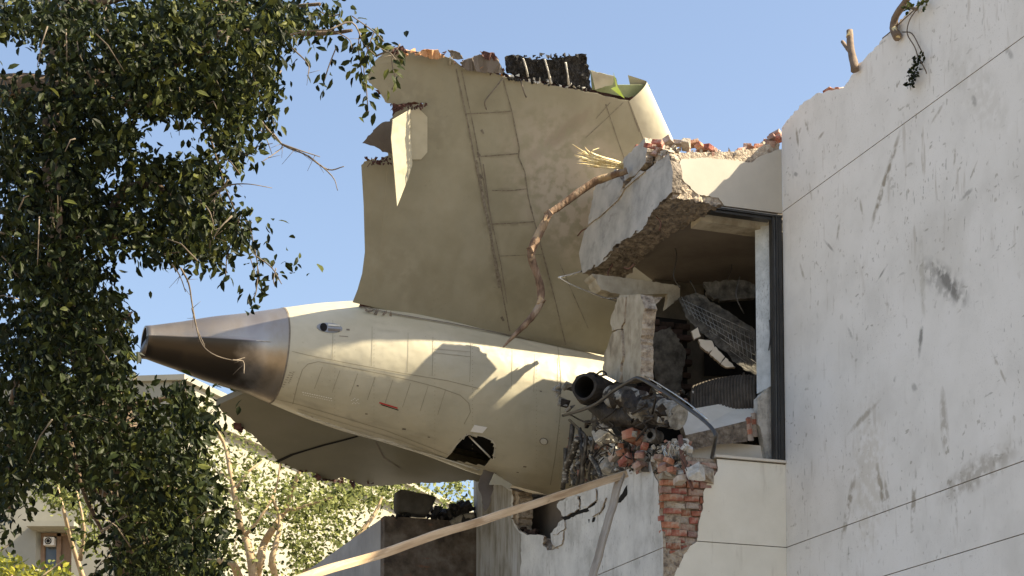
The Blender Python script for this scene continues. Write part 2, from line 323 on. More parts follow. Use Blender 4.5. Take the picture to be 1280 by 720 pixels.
M['bark'] = mat('grey_brown_bark', [(.09, .055, .035), (.20, .13, .085), (.32, .25, .18)], 9, .9, bump=1, bscale=30, bdist=.02, stretch=(1, 1, .4),
                speck=[(6, (1, 1, 1), (0, 0, 0), .56, .62, (.45, .33, .19), .9)])
M['treebark'] = mat('dark_tree_bark', [(.07, .05, .035), (.15, .11, .075)], 8, .9, bump=.8)
M['stem'] = mat('grey_brown_stem', [(.13, .095, .07), (.24, .18, .13)], 8, .8, bump=.3)
M['twig'] = mat('dry_twig', [(.10, .08, .06), (.20, .165, .125)], 8, .8, bump=0)
M['palebark'] = mat('pale_tan_bark', [(.30, .21, .12), (.44, .33, .20)], 6, .8, bump=.4)
M['splinter'] = mat('fresh_splintered_wood', [(.55, .40, .16), (.72, .58, .30), (.80, .70, .45)], 20, .8, bump=.8, bscale=40, stretch=(1, 1, 1))
M['timber'] = mat('sawn_pine', [(.50, .34, .20), (.62, .46, .30), (.68, .54, .38)], 2.5, .8, bump=.3, bscale=20, stretch=(1, 1, 1), speck=[(1, (3, 3, 30), (0, 0, 0), .56, .68, (.38, .24, .13), .6)])
M['timbergrey'] = mat('weathered_batten', [(.30, .26, .21), (.42, .37, .31)], 4, .85, bump=.4, speck=[(1, (30, 30, 3), (0, 0, 0), .56, .68, (.2, .16, .12), .6)])
M['steel'] = mat('scorched_steel', [(.05, .043, .037), (.10, .09, .078), (.19, .175, .155)], 9, .5, .55, bump=.8, bscale=24, bdist=.02)
M['steeldark'] = mat('burnt_black_steel', [(.02, .017, .014), (.06, .05, .042)], 9, .55, .4, bump=.8, bscale=24, bdist=.02)
M['foil'] = mat('crumpled_insulation_foil', [(.13, .12, .10), (.27, .255, .22), (.40, .385, .345)], 9, .7, .1, bump=1, bscale=14, bdist=.05)
M['rubber'] = mat('black_rubber_tube', [(.02, .018, .016), (.05, .045, .04)], 9, .35, bump=.1, spec=.6)
M['rust'] = mat('rusty_pipe', [(.12, .06, .045), (.22, .12, .09)], 9, .7, .3, bump=.4)
M['chrome'] = mat('bright_torn_metal', [(.6, .58, .52), (.75, .73, .68)], 9, .25, .9, bump=.3)
M['slabwhite'] = mat('white_painted_slab', [(.60, .555, .47), (.68, .635, .55)], 3, .85, bump=.3, speck=[(1, (3, 8, 3), (0, 0, 0), .62, .7, (.45, .43, .4), .5)])
M['hose'] = mat('dusty_brown_drum', [(.05, .042, .034), (.10, .085, .068)], 9, .8, bump=.4)
M['farwall'] = mat('pale_far_plaster', [(.27, .26, .21), (.32, .31, .26)], 1, .9, bump=.1, speck=[(1, (2, 2, .4), rx, .58, .75, (.5, .45, .36), .4)])
M['brownwood'] = mat('brown_shutter_board', [(.22, .14, .09), (.30, .20, .13)], 4, .7, bump=.2)
M['glass'] = mat('dim_window_glass', [(.05, .06, .07), (.08, .09, .1)], 3, .12, bump=0, spec=.6)
M['acwhite'] = mat('white_ac_casing', [(.68, .66, .62), (.72, .70, .66)], 3, .5, bump=0)
M['ground'] = mat('dusty_ground', [(.20, .17, .125), (.27, .23, .175)], .6, .95, bump=.4, bscale=4, bdist=.05)
M['green'] = mat('green_netting', [(.02, .30, .16), (.04, .42, .24)], 20, .8, bump=.3)
M['leafdark'] = leafmat('dark_glossy_leaf', (.005, .009, .0035), (.024, .033, .009), 1.4, .12)
M['leafmid'] = leafmat('olive_leaf', (.025, .036, .010), (.105, .115, .028), 2.0, .25)
M['leaflight'] = leafmat('yellow_green_leaf', (.13, .16, .05), (.33, .35, .12), .8, .4)
M['leafyellow'] = leafmat('yellow_shrub_leaf', (.20, .22, .03), (.45, .42, .06), .8, .4)
M['leafdead'] = leafmat('dry_brown_leaf', (.10, .06, .03), (.22, .15, .08), 2, .2)

# ------------------------------------------------------------------ ground
bm = bmesh.new()
vs = [bm.verts.new(p) for p in ((-900, -300, 0), (900, -300, 0), (900, 1500, 0), (-900, 1500, 0))]; bm.faces.new(vs)
mk('ground', bm, M['ground'], fr='W', base=(0, 0, 0), kind='structure')

# ================================================================== RUINED BUILDING
bld = thing('ruined_building', 'white plastered building with torn open corner room and broken brick parapet, filling the right side', 'building', (0, 0, 0))
zA = side(978, 265, U1).z; zB = side(984, 684, U1).z; zC = side(1280, 667, U1).z
G = .0045
top = [(975, 163, 1), (984, 150, 1), (1003, 130, 1), (1020, 117, 1), (1040, 113, 1), (1054, 110, 1), (1062, 99, 1), (1072, 82, 1), (1082, 72, 1), (1110, 42, 1), (1130, 20, 1), (1150, 1)]
tp = [side(x, y, U1) for x, y in jag(top[:-1] + [(1150, 1)], 1.3, 3.5)]
tp[0].y = 0
ztop = tp[-1].z
pts = [Vector((U1, 0, zA+G))] + tp + [Vector((U1, -9, ztop)), Vector((U1, -9, zA+G))]
bm = bmesh.new(); plate(bm, pts, (.03, 0, 0), 0, 1); mk('wall_panel', bm, [M['wall'], M['core']], bld)
for a, b in ((zB+G, zA-G), (zC+G, zB-G), (0, zC-G)):
    bm = bmesh.new(); plate(bm, [Vector((U1, 0, a)), Vector((U1, 0, b)), Vector((U1, -9, b)), Vector((U1, -9, a))], (.03, 0, 0), 0, 1)
    mk('wall_panel', bm, [M['wall'], M['core']], bld)
bm = bmesh.new()   # masonry core of the right wall, a little lower than the render
core = [Vector((U1+.033, .0, 0))] + [Vector((U1+.033, p.y, p.z-.02)) for p in tp] + [Vector((U1+.033, -9, ztop-.02)), Vector((U1+.033, -9, 0))]
plate(bm, core, (.24, 0, 0)); mk('wall_core', bm, M['core'], bld)
bm = bmesh.new(); box(bm, (U1+.28, -9, ztop-1.6), (U1+8, .1, ztop-1.4)); box(bm, (U1+7.8, -9, 0), (U1+8, .1, ztop-1.4)); box(bm, (U1+.28, -9.0, 0), (U1+8, -8.8, ztop-1.4))
mk('rear_wall', bm, M['greyplaster'], bld)

# --- front face: parapet beam
zs = front(870, 259).z                      # underside of the beam
zt = front(900, 192).z
bm = bmesh.new()
cp_ = [(839, 193, 1), (866, 190, 1), (905, 190, 1), (940, 186, 1), (974, 178), (974, 266), (905, 256.5, 1), (842, 251, 1)]
pts = [front(x, y, .03) for x, y in jag(cp_, 1.0, 5)]; plate(bm, pts, (0, .26, 0)); mk('parapet_core', bm, M['core'], bld)
bm = bmesh.new()
rough(bm, [front(x, y, .012) for x, y in jag([(838, 191, 1), (853, 194, 1), (850, 212, 1), (858, 229, 1), (875, 245, 1), (905, 247, 1), (905, 257, 1), (842, 251, 1)], 1, 4)], .022, 4, 11)
mk('broken_mortar', bm, M['core'], bld)
bm = bmesh.new()
pl = [(852, 199, 1), (880, 197, 1), (915, 200, 1), (940, 203, 1), (949, 196, 1), (972, 187, 0), (981, 187), (981, 267), (905, 257, 1), (898, 247, 1), (873, 243, 1), (856, 228, 1), (847, 211, 1)]
pts = [front(x, y, 0) for x, y in jag(pl, .8, 4)]
for p in pts:
    if p.x > U1-.03: p.x = U1-.001
plate(bm, pts, (0, .028, 0), 0, 1); mk('parapet_render', bm, [M['parapet'], M['core']], bld)
# --- side face of the beam, bulging and cracked
bm = bmesh.new()
sf = [(728, 342), (723.6, 317), (730.5, 289), (750, 267), (776, 242), (803, 217), (836, 192), (841, 214), (840, 240, 1), (822, 258, 1), (800, 289, 1), (767, 308, 1), (764, 317, 1), (750, 330, 1)]
UB = .13
pts = [side(x, y, UB) for x, y in jag(sf, 1.6, 4)]
plate(bm, pts, (.12, 0, 0), 0, 1)
mk('beam_side', bm, [M['beamgrey'], M['soffit']], bld)
for q in ([(805.6, 172, 1), (779, 200), (780.5, 226, 1), (794, 219), (807, 203, 1), (809, 186)],
          [(768, 207, 1), (779, 230, 1), (772, 250), (750, 270, 1), (735, 281), (736, 269, 1), (744, 233, 1), (767, 217)],
          [(782, 232, 1), (800, 213, 1), (806, 214), (780, 236, 1), (760, 258, 1), (776, 244)]):
    bm = bmesh.new(); plate(bm, [side(x, y, UB-.02) for x, y in jag(q, 1.2, 4)], (.09, 0, 0), 0, 1); mk('cracked_render', bm, [M['beamgrey'], M['core']], bld)
bm = bmesh.new()
plate(bm, [side(x, y, UB+.10) for x, y in jag([(738, 283, 1), (745, 240, 1), (772, 215, 1), (785, 200, 1), (806, 178, 1), (836, 190), (838, 240), (735, 330)], 1.5, 4)], (.2, 0, 0)); mk('beam_core', bm, M['core'], bld)
# underside of the torn corner
bm = bmesh.new()
rough(bm, [flat(x, y, zs+.01) for x, y in jag([(731, 342, 1), (750, 329, 1), (767, 308, 1), (800, 288, 1), (822, 257, 1), (840, 249, 1), (903, 256, 1), (894, 262, 1), (866, 278, 1), (838, 294, 1), (811, 316, 1), (792, 336, 1), (778, 350, 1), (765, 362, 1), (742, 352, 1)], 2.5, 4)], .035, 4, 9)
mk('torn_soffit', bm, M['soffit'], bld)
zc = zs+.07
bm = bmesh.new()   # ceiling and roof slab
c0 = [Vector((UB+.12, .2, zc)), Vector((U1+4, .2, zc)), Vector((U1+4, 2.75, zc)), Vector((1.15, 2.75, zc)), Vector((UB+.12, 1.9, zc))]
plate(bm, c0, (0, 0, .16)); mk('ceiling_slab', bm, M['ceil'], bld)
bm = bmesh.new(); box(bm, (.62, .26, zs-.05), (U1+.3, .52, zs+.066)); mk('ceiling_beam', bm, M['oldplaster'], bld)
# broken rear edge beam
bm = bmesh.new(); pts = [side(x, y, .2) for x, y in ((774, 347), (838, 352), (838, 360), (777, 369))]
plate(bm, [front(x, y, 1.7) for x, y in jag([(740, 342, 1), (774, 346, 1), (850, 357), (836, 367), (777, 369, 1), (752, 362, 1)], .8, 5)], (0, .25, 0)); plate(bm, [front(x, y, 1.68) for x, y in jag([(850, 357), (850, 371, 1), (833, 386, 1), (836, 366)], .8, 4)], (0, .1, 0))
mk('rear_beam', bm, [M['oldplaster']], bld)
bm = bmesh.new(); plate(bm, [Vector((.26, 2.62, 0)), Vector((U1+4, 2.62, 0)), Vector((U1+4, 2.62, zc-.003)), Vector((1.1, 2.62, zc-.003)), Vector((.85, 2.62, zc-1.2)), Vector((.26, 2.62, zc-1.6))], (0, .12, 0)); box(bm, (U1+3.9, .3, 0), (U1+4.02, 2.6, zc-.01))
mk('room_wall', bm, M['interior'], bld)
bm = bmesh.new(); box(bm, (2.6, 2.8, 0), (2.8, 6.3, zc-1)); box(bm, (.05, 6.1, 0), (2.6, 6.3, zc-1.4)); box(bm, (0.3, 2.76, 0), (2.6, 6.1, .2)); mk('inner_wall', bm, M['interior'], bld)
# flat black sheet painting a niche's dark onto the room's back wall
bm = bmesh.new(); plate(bm, [front(x, y, 2.60) for x, y in jag([(880, 352, 1), (888, 346, 1), (912, 344, 1), (930, 352), (972, 356), (972, 470), (880, 470)], .8, 5)], (0, -.012, 0)); mk('niche_dark_sheet', bm, M['void'], bld)
# dark inner brickwork behind the pillar
bme = []
for k in range(6):
    bm = bmesh.new(); box(bm, (-.105, -.05, -.034), (.105, .05, .034), jit=.008)
    bmesh.ops.bevel(bm, geom=bm.edges[:], offset=.006, segments=1, affect='EDGES')
    me = bpy.data.meshes.new('brick'); bm.to_mesh(me); bm.free(); me.materials.append(M[('brick', 'brick', 'brickdusty', 'brick', 'brickdusty', 'brickpale')[k]]); bme.append(me)
bmo = [m.copy() for m in bme]
for m in bmo: m.materials.clear(); m.materials.append(M['oldbrick'])
a, b = front(803, 392, 1.9), front(862, 500, 1.9)
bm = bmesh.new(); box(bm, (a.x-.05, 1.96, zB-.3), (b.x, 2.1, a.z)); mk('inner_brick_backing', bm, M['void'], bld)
z = b.z; row = 0
while z < a.z-.03:
    x = a.x - (.11 if row % 2 else 0)
    while x < b.x-.1:
        inst('brick', R.choice(bmo), bld, (x+.11, 1.93+R.uniform(-.035, .03), z), (R.uniform(-.08, .08), R.uniform(-.05, .05), R.uniform(-.12, .12))); x += .224
    z += .078; row += 1
# pillar left standing on the side face
bm = bmesh.new()
plate(bm, [side(x, y, .02) for x, y in jag([(774, 369), (800, 368), (806, 385, 1), (803, 400, 1), (801, 427, 1), (801, 474), (778, 478, 1), (776, 440, 1), (780, 415, 1), (774, 380, 1)], .9, 5)], (.16, 0, 0), 0, 1)
mk('broken_pillar', bm, [M['oldplaster'], M['core']], bld)
bm = bmesh.new()
plate(bm, [side(x, y, -.01) for x, y in jag([(765, 416, 1), (776, 412, 1), (778, 440, 1), (774, 478), (753, 468, 1), (755, 444, 1)], .9, 5)], (.16, 0, 0), 0, 1)
plate(bm, [side(x, y, -.0) for x, y in jag([(772, 372, 1), (782, 371), (780, 400, 1), (776, 411, 1), (765, 414, 1), (763, 400, 1)], .9, 5)], (.16, 0, 0), 0, 1)
mk('cracked_render', bm, [M['oldplaster'], M['core']], bld)
bm = bmesh.new()
plate(bm, [front(x, y, .95) for x, y in jag([(798, 369, 1), (828, 371, 1), (815, 386, 1), (806, 393, 1), (798, 395)], .9, 4)], (0, .18, 0), 0, 1)
mk('broken_pillar', bm, [M['core'], M['core']], bld)

# --- front face below the window
zsill = front(940, 575).z
bm = bmesh.new()
fp = [(896, 573.5, 1), (897, 589, 1), (886, 602, 1), (879, 616, 1), (879, 635, 1), (874, 651, 1), (871, 674)]
pts = [front(x, y, 0) for x, y in jag(fp, 1.0, 4)]
zr = pts[0].z
pts = pts[:-1] + [Vector((pts[-1].x, 0, zB+G)), Vector((U1-.001, 0, zB+G)), Vector((U1-.001, 0, zr-.0))]
plate(bm, pts, (0, .028, 0), 0, 1); mk('front_render', bm, [M['plaster'], M['core']], bld)
bm = bmesh.new()
fp = [front(x, y, 0) for x, y in jag([(871, 679, 1), (862, 683, 1), (852, 700, 1), (842, 722, 1), (835, 760)], 1.0, 4)]
pts = [Vector((fp[0].x, 0, zB-G))] + fp[1:] + [Vector((fp[-1].x, 0, 0)), Vector((U1-.001, 0, 0)), Vector((U1-.001, 0, zB-G))]
plate(bm, pts, (0, .028, 0), 0, 1); mk('front_render', bm, [M['plaster'], M['core']], bld)
bm = bmesh.new(); box(bm, (.012, .066, 0), (U1-.002, .24, zsill-.01)); box(bm, (.04, .058, zB-.5), (.9, .065, zsill-.02)); mk('masonry_core', bm, M['core'], bld)
# sill trim
bm = bmesh.new(); box(bm, (front(893, 572).x, -.03, zsill-.006), (U1-.003, .1, zsill+.022)); mk('sill', bm, M['slabwhite'], bld)
bm = bmesh.new(); rough(bm, [front(x, y, .0) for x, y in jag([(829, 695, 1), (862, 683, 1), (852, 700, 1), (842, 722), (836, 745), (833, 722)], 1, 4)], .02, 4, 12); mk('broken_mortar', bm, M['core'], bld)
def inpoly(x, y, P):
    c = False; j = len(P)-1
    for i in range(len(P)):
        if (P[i][1] > y) != (P[j][1] > y) and x < (P[j][0]-P[i][0])*(y-P[i][1])/(P[j][1]-P[i][1])+P[i][0]: c = not c
        j = i
    return c
BP = [front(x, y, 0) for x, y in ((808, 572), (914, 572), (912, 600), (902, 615), (902, 650), (892, 676), (872, 690), (830, 694), (826, 664), (822, 605))]
BP = [(p.x, p.z) for p in BP]
z = front(840, 700).z; row = 0; ztb = front(840, 572).z
while z < ztb+.02:
    x = -.02 - (.11 if row % 2 else 0) + R.uniform(-.02, .02)
    while x < .80:
        ln = R.choice((1, 1, .9, .55, .7))
        if inpoly(x+.105*ln, z, BP):
            inst('brick', R.choice(bme), bld, (max(x, .0)+.105*ln, .082+R.choice((-.03, -.02, -.01, 0, .01, .016))+R.uniform(-.006, .006), z+R.uniform(-.006, .006)), (R.uniform(-.04, .04), R.uniform(-.035, .035), R.uniform(-.06, .06)), (ln, 1, R.uniform(.85, 1.05)))
        x += .21*ln+.013
    z += .080; row += 1
# broken corner stone beside the bricks
bm = bmesh.new(); chunk(bm, front(882, 590, -.03), (.24, .14, .24), 16); mk('corner_stone', bm, M['core'], bld)

# --- side face, lower wall
sw = [(813, 577, 1), (801, 580, 1), (790, 583, 1), (781.5, 589, 1), (765, 597, 1), (740, 607, 1), (716, 619, 1), (700, 626, 1), (696, 634, 1), (705, 646, 1), (697, 657, 1), (688, 667, 1), (690, 679, 1), (699, 686, 1), (684, 688, 1), (678, 680, 1), (680, 671, 1), (672, 668, 1), (659, 669, 1), (649, 664, 1), (643, 654, 1), (639, 648, 1), (642, 640, 1), (640, 612, 1), (626, 604, 1), (612, 606)]
pts = [side(x, y, 0) for x, y in jag(sw, 1.4, 4)]
zg = side(830, 684, 0).z
bR = [side(x, y, 0) for x, y in jag([(832, 684, 1), (827, 662, 1), (824, 640, 1), (823, 605, 1), (816, 590)], .8, 5)]
bR2 = [side(x, y, 0) for x, y in jag([(838, 735, 1), (834, 710, 1), (832, 686)], .8, 5)]
vL = pts[-1].y
for p in pts + bR + bR2:
    p.y = max(p.y, .0)
bm = bmesh.new(); plate(bm, [Vector((0, bR[0].y, zg+G))] + bR[1:] + pts + [Vector((0, vL, zg+G))], (.035, 0, 0), 0, 1)
sidew = mk('side_render', bm, [M['greyplaster'], M['core']], bld)
bm = bmesh.new(); plate(bm, [Vector((0, bR2[0].y, 0))] + bR2[:-1] + [Vector((0, bR2[-1].y, zg-G)), Vector((0, vL, zg-G)), Vector((0, vL, 0))], (.035, 0, 0), 0, 1)
mk('side_render', bm, [M['greyplaster'], M['core']], bld)
bm = bmesh.new()
cpts = [side(x, y, 0) for x, y in jag([(815, 578, 1), (790, 588, 1), (740, 612, 1), (705, 628, 1), (700, 660, 1), (684, 690, 1), (672, 672, 1), (659, 672, 1), (645, 664, 1), (645, 615, 1), (626, 609), (612, 610)], 1.2, 4)]
plate(bm, [Vector((.038, .04, 0)), Vector((.038, .04, cpts[0].z))] + [Vector((.038, max(.05, p.y), p.z)) for p in cpts] + [Vector((.038, vL, 0))], (.2, 0, 0))
mk('side_core', bm, M['core'], bld)
# flaking pieces of render hanging over the cracks
for q in ([(700, 629, 1), (722, 620, 1), (724, 636, 1), (706, 645, 1), (697, 634, 1)], [(726, 620, 1), (744, 611, 1), (745, 625, 1), (734, 634, 1), (727, 632, 1)],
          [(735, 636, 1), (752, 626, 1), (757, 622, 1), (750, 640, 1), (740, 646, 1)], [(690, 668, 1), (705, 651, 1), (706, 660, 1), (696, 668, 1)], [(692, 671, 1), (704, 664, 1), (702, 680, 1), (694, 684, 1)]):
    bm = bmesh.new(); plate(bm, [side(x, y, -.025) for x, y in jag(q, 1.0, 4)], (.02, 0, 0), 0, 1); mk('flaked_render', bm, [M['greyplaster'], M['core']], bld)
for q in ([(701, 647), (722, 638), (736, 634), (744, 624), (746, 628), (738, 639), (722, 643), (706, 651)], [(748, 635), (757, 626), (755, 636), (749, 644)], [(741, 647), (744, 646), (743, 652), (740, 653)], [(735, 649), (737, 649), (736, 654)], [(770, 630), (780, 612), (784, 606), (784, 618), (776, 628)],
          [(722, 622), (726, 620), (725, 634), (722, 640)]):
    bm = bmesh.new(); plate(bm, [side(x, y, -.003) for x, y in jag([(a_, b_, 1) for a_, b_ in q], .6, 3)], (.002, 0, 0)); mk('crack', bm, M['void'], bld)
# column at the inner end
bm = bmesh.new(); p1 = side(594, 610, 0); vC = side(613, 640, 0).y
q = [Vector((-.12, vC, 0)), Vector((-.12, vC, p1.z+.1)), Vector((-.12, side(592, 600, -.12).y, p1.z+.1)), Vector((-.12, side(592, 600, -.12).y, 0))]
plate(bm, q, (.12, 0, 0)); M['dirtycol'] = mat('damp_stained_column', [(.20, .185, .15), (.33, .32, .29), (.42, .42, .41)], 2, .9, bump=.4, stretch=(3, 3, .7), speck=[(1.0, (12, 12, 1.5), rx, .52, .68, (.13, .11, .08), .7)])
mk('corner_column', bm, M['dirtycol'], bld)
bm = bmesh.new(); vE = side(650, 700, 0).y; plate(bm, [Vector((-.006, p.y, p.z)) for p in [side(x, y, 0) for x, y in jag([(613, 607, 1), (626, 606, 1), (639, 614, 1), (639, 648, 1), (644, 660, 1), (652, 668, 1), (650, 735), (613, 735)], 1, 4)]], (.004, 0, 0)); mk('dirty_render', bm, M['dirtycol'], bld)
# dim olive partition seen through the hole under the fuselage
bm = bmesh.new(); plate(bm, [side(x, y, .5) for x, y in ((655, 625), (712, 612), (716, 700), (655, 700))], (.05, 0, 0)); mk('inner_partition', bm, M['ceil'], bld)
# small bricks lining the hole
for k in range(16):
    x, y = [(644, 655), (648, 660), (652, 664), (657, 667), (662, 668), (668, 668), (642, 648), (640, 642)][k % 8]
    p = side(x+R.uniform(-2, 2), y-1+R.uniform(-3, 2), .1); inst('brick', R.choice(bmo), bld, (p.x, p.y, p.z), (R.uniform(-.2, .2), R.uniform(-.2, .2), pi/2+R.uniform(-.4, .4)), (.8, .8, .6))
# --- rear wing
vW = 6.25
cw = front(484, 645, vW); zw = cw.z
bm = bmesh.new(); plate(bm, [Vector((cw.x-.04, vW, 0)), Vector((cw.x-.04, vW, zw)), Vector((.0, vW, zw)), Vector((.0, vW, 0))], (0, .2, 0)); mk('wing_front_wall', bm, M['mudbrick'], bld)
bm = bmesh.new(); plate(bm, [Vector((cw.x-.03, vW+.201, 0)), Vector((cw.x-.03, vW+.201, zw-.005)), Vector((cw.x-.03, vW+9, zw-.005)), Vector((cw.x-.03, vW+9, 0))], (.2, 0, 0))
mk('wing_side_wall', bm, M['wing'], bld)
bm = bmesh.new(); box(bm, (cw.x+.17, vW+.2, zw-.25), (3, vW+9, zw-.1)); mk('wing_roof', bm, M['wing'], bld)

# --- bricks and broken courses along the parapet and on the right wall
def pbrick(p, sc_=1.0, parent=bld, rz=None):
    inst('brick', R.choice(bme), parent, p, (R.uniform(-.5, .5), R.uniform(-.4, .4), R.uniform(-1.2, 1.2) if rz is None else rz), (R.uniform(.5, .95)*sc_, R.uniform(.8, 1)*sc_, R.uniform(.75, 1)*sc_))
for x, y in ((812, 182), (822, 178), (836, 176), (848, 178), (858, 180), (868, 179), (876, 184), (888, 186), (930, 188), (940, 185), (948, 184), (956, 182), (964, 179), (971, 174), (966, 172), (970, 168), (958, 178), (934, 184), (944, 189), (926, 190)):
    pbrick(front(x, y+1, R.uniform(.06, .22)))
for x, y in ((800, 200), (806, 192), (812, 196), (818, 192), (824, 186), (815, 188), (806, 204), (796, 210), (788, 218), (780, 226), (822, 181), (800, 186)):
    pbrick(side(x, y, UB+.06+R.uniform(0, .1)), .75)
for x, y in ((1034, 113), (1040, 112), (1046, 112), (1051, 112)):
    pbrick(side(x, y, U1+.1), .55)
bm = bmesh.new()
for k in range(150):
    t = R.random()
    if t < .55: p = front(R.uniform(838, 974), 0, R.uniform(.05, .25)); x = R.uniform(838, 974); p = front(x, 191-8*((x-905)/70)**2*(1 if x > 905 else .9)+R.uniform(-3, 3), R.uniform(.03, .25))
    else: t2 = R.random(); p = side(742+t2*95, 275-t2*88+R.uniform(-6, 6), UB+R.uniform(.0, .15))
    s = R.uniform(.02, .07); chunk(bm, p, (s, s, s*.8), 8, R.choice((0, 0, 1, 2)))
mk('parapet_rubble', bm, [M['rubble'], M['brickstuff'], M['core']], bld, kind='stuff')

# --- window: black aluminium frame, speckled reveal
bm = bmesh.new()
xj = front(967, 400).x
zh = front(905, 259).z
for (a, b, v0, v1, mi) in ((xj, xj+.026, .01, .09, 0), (xj+.040, xj+.062, -.01, .07, 0), (xj+.075, U1-.012, .0, .06, 0), (xj+.027, xj+.039, .02, .05, 1), (xj+.063, xj+.074, .01, .04, 1)):
    box(bm, (a, v0, zsill+.025), (b, v1, zh-.02), mi)
x0 = front(886, 262).x
box(bm, (x0, -.005, zh-.030), (U1-.005, .10, zh-.012), 0); box(bm, (x0+.04, .02, zh-.062), (xj-.002, .13, zh-.034), 0)
box(bm, (x0-.1, -.012, zh-.011), (U1-.006, .05, zh-.003), 1)
mk('window_frame', bm, [M['black'], M['alu']], bld)
bm = bmesh.new(); a = front(946, 400, .30); b = front(968, 400, .12)
ztr = front(950, 492, .3).z
plate(bm, [Vector((a.x, .32, ztr)), Vector((b.x, .12, ztr+.08)), Vector((b.x, .12, zh-.08)), Vector((a.x, .32, zh-.06))], (.03, .02, 0)); mk('window_reveal', bm, M['reveal'], bld)
bm = bmesh.new(); a2 = front(948, 500, .32)
plate(bm, [front(x, y, .2) for x, y in jag([(947, 497, 1), (968, 478, 1), (968, 575), (958, 575), (952, 540, 1), (947, 530)], 1, 4)], (0, .1, 0)); mk('reveal_base', bm, M['rubble'], bld)
bm = bmesh.new(); tube(bm, curve([front(962, 400, .1), front(963, 420, .08), front(961, 438, .08)], 4), .008, 6); mk('torn_gasket', bm, M['rubber'], bld)

# floor slab of the room (hidden below the sill) so that no light leaks in from below
bm = bmesh.new(); box(bm, (.26, .26, zsill-.5), (U1+3.8, 2.6, zsill-.35)); mk('floor_slab', bm, M['darkrubble'], bld)

# ================================================================== THINGS IN AND ON THE RUIN
def bthing(name, label, cat, c, group=None): return thing(name, label, cat, c, 'B', group)
# tilted white slab resting on the sill
t = bthing('fallen_slab', 'white painted broken slab tilted over the window sill with red brick showing at its torn end', 'slab', front(900, 570, .2))
def mixp(px, py, v): return front(px, py, v)
A_ = [mixp(848, 514, .55), mixp(946, 497, .65), mixp(959, 500, .5), mixp(933, 526, .12), mixp(892, 536, .1), mixp(857, 544, .14)]
Bt = [mixp(848, 534, .6), mixp(946, 520, .7), mixp(957, 520, .55), mixp(934, 552, .16), mixp(893, 556, .14), mixp(860, 564, .18)]
bm = bmesh.new(); va = [bm.verts.new(p) for p in A_]; vb = [bm.verts.new(p) for p in Bt]
bm.faces.new(va).material_index = 0; bm.faces.new(vb[::-1]).material_index = 1
for i in range(6):
    j = (i+1) % 6; bm.faces.new((va[i], vb[i], vb[j], va[j])).material_index = 1
mk('slab', bm, [M['slabwhite'], M['soffit']], t)
a, b, c, d = mixp(932, 526, .10), mixp(958, 501, .46), mixp(957, 534, .46), mixp(936, 553, .12)
for i in range(4):
    for j in range(4):
        s, q = (i+.5)/4, (j+.5)/4
        p = a.lerp(b, s).lerp(d.lerp(c, s), q); inst('brick', R.choice(bme), t, p, (R.uniform(-.1, .1), R.uniform(-.1, .1)-.3, .9), (.42, .5, 1.0))
bm = bmesh.new(); box(bm, (front(858, 560, .3).x, .28, zsill-.02), (front(955, 560, .3).x, .34, front(900, 553, .3).z)); mk('underside_board', bm, M['slabwhite'], t)
# mesh-faced fallen slab inside
t = bthing('mesh_slab', 'dark fallen slab with exposed wire mesh hanging diagonally inside the window opening', 'slab', front(900, 440, 1.2))
bm = bmesh.new()
ms = [(848, 372, 1), (872, 366, 1), (905, 386), (944, 412), (948, 470), (930, 462, 1), (905, 440, 1), (880, 418, 1), (858, 398, 1)]
rough(bm, [front(x, y, 1.35 - (y-370)*.004) for x, y in jag(ms, 1.2, 4)], .02, 3, 10); mk('slab', bm, M['darkrubble'], t)
bm = bmesh.new()
for k in range(16):
    s = k/15
    p = front(852+s*90, 371+s*50, 1.30-s*.2); q = front(868+s*78, 405+s*55, 1.24-s*.25); tube(bm, [p, q], .004, 4)
for k in range(6):
    s = k/5
    p = front(852+s*14, 374+s*28, 1.28); q = front(940+s*6, 415+s*48, .95); tube(bm, [p, q], .004, 4)
mk('wire_mesh', bm, M['alu'], t)
for q in ([(864, 414, 1), (872, 409, 1), (876, 420, 1), (868, 424, 1)], [(873, 424, 1), (890, 426, 1), (893, 434, 1), (886, 441, 1), (876, 433, 1)], [(887, 442, 1), (894, 433, 1), (906, 446, 1), (900, 454, 1)], [(901, 455, 1), (907, 447, 1), (919, 459, 1), (908, 459, 1)]):
    bm = bmesh.new(); plate(bm, [front(x, y, 1.05) for x, y in jag(q, .6, 3)], (.02, .06, 0), 0, 1); mk('edge_piece', bm, [M['slabwhite'], M['core']], t)
# drum
t = bthing('ribbed_drum', 'dusty brown ribbed drum lying behind the white slab in the window', 'drum', front(905, 505, .9))
bm = bmesh.new(); c1 = front(916, 522, .95); r1 = .50; da = Vector((.80, -.60, .10)).normalized(); e1 = Vector((0, 0, 1)); e1 = (e1-da*e1.dot(da)).normalized(); e2 = da.cross(e1); pr = None
for i in range(64):
    x = -.42 + i*.0125; rr = r1*(1-.10*((i-30)/34)**2)*(1 if i % 3 else .965)
    ring = [bm.verts.new(c1 + da*x + (e1*cos(k*2*pi/36)+e2*sin(k*2*pi/36))*rr) for k in range(36)]
    if pr:
        for k in range(36): bm.faces.new((pr[k], pr[(k+1) % 36], ring[(k+1) % 36], ring[k]))
    pr = ring
mk('shell', bm, M['hose'], t)
bm = bmesh.new(); tube(bm, curve([front(919, 505, .6), front(925, 485, .7), front(930, 466, .8)], 4), .012, 6); tube(bm, curve([front(931, 503, .6), front(936, 485, .7), front(940, 470, .8)], 4), .009, 6); mk('strap', bm, M['rubber'], t)

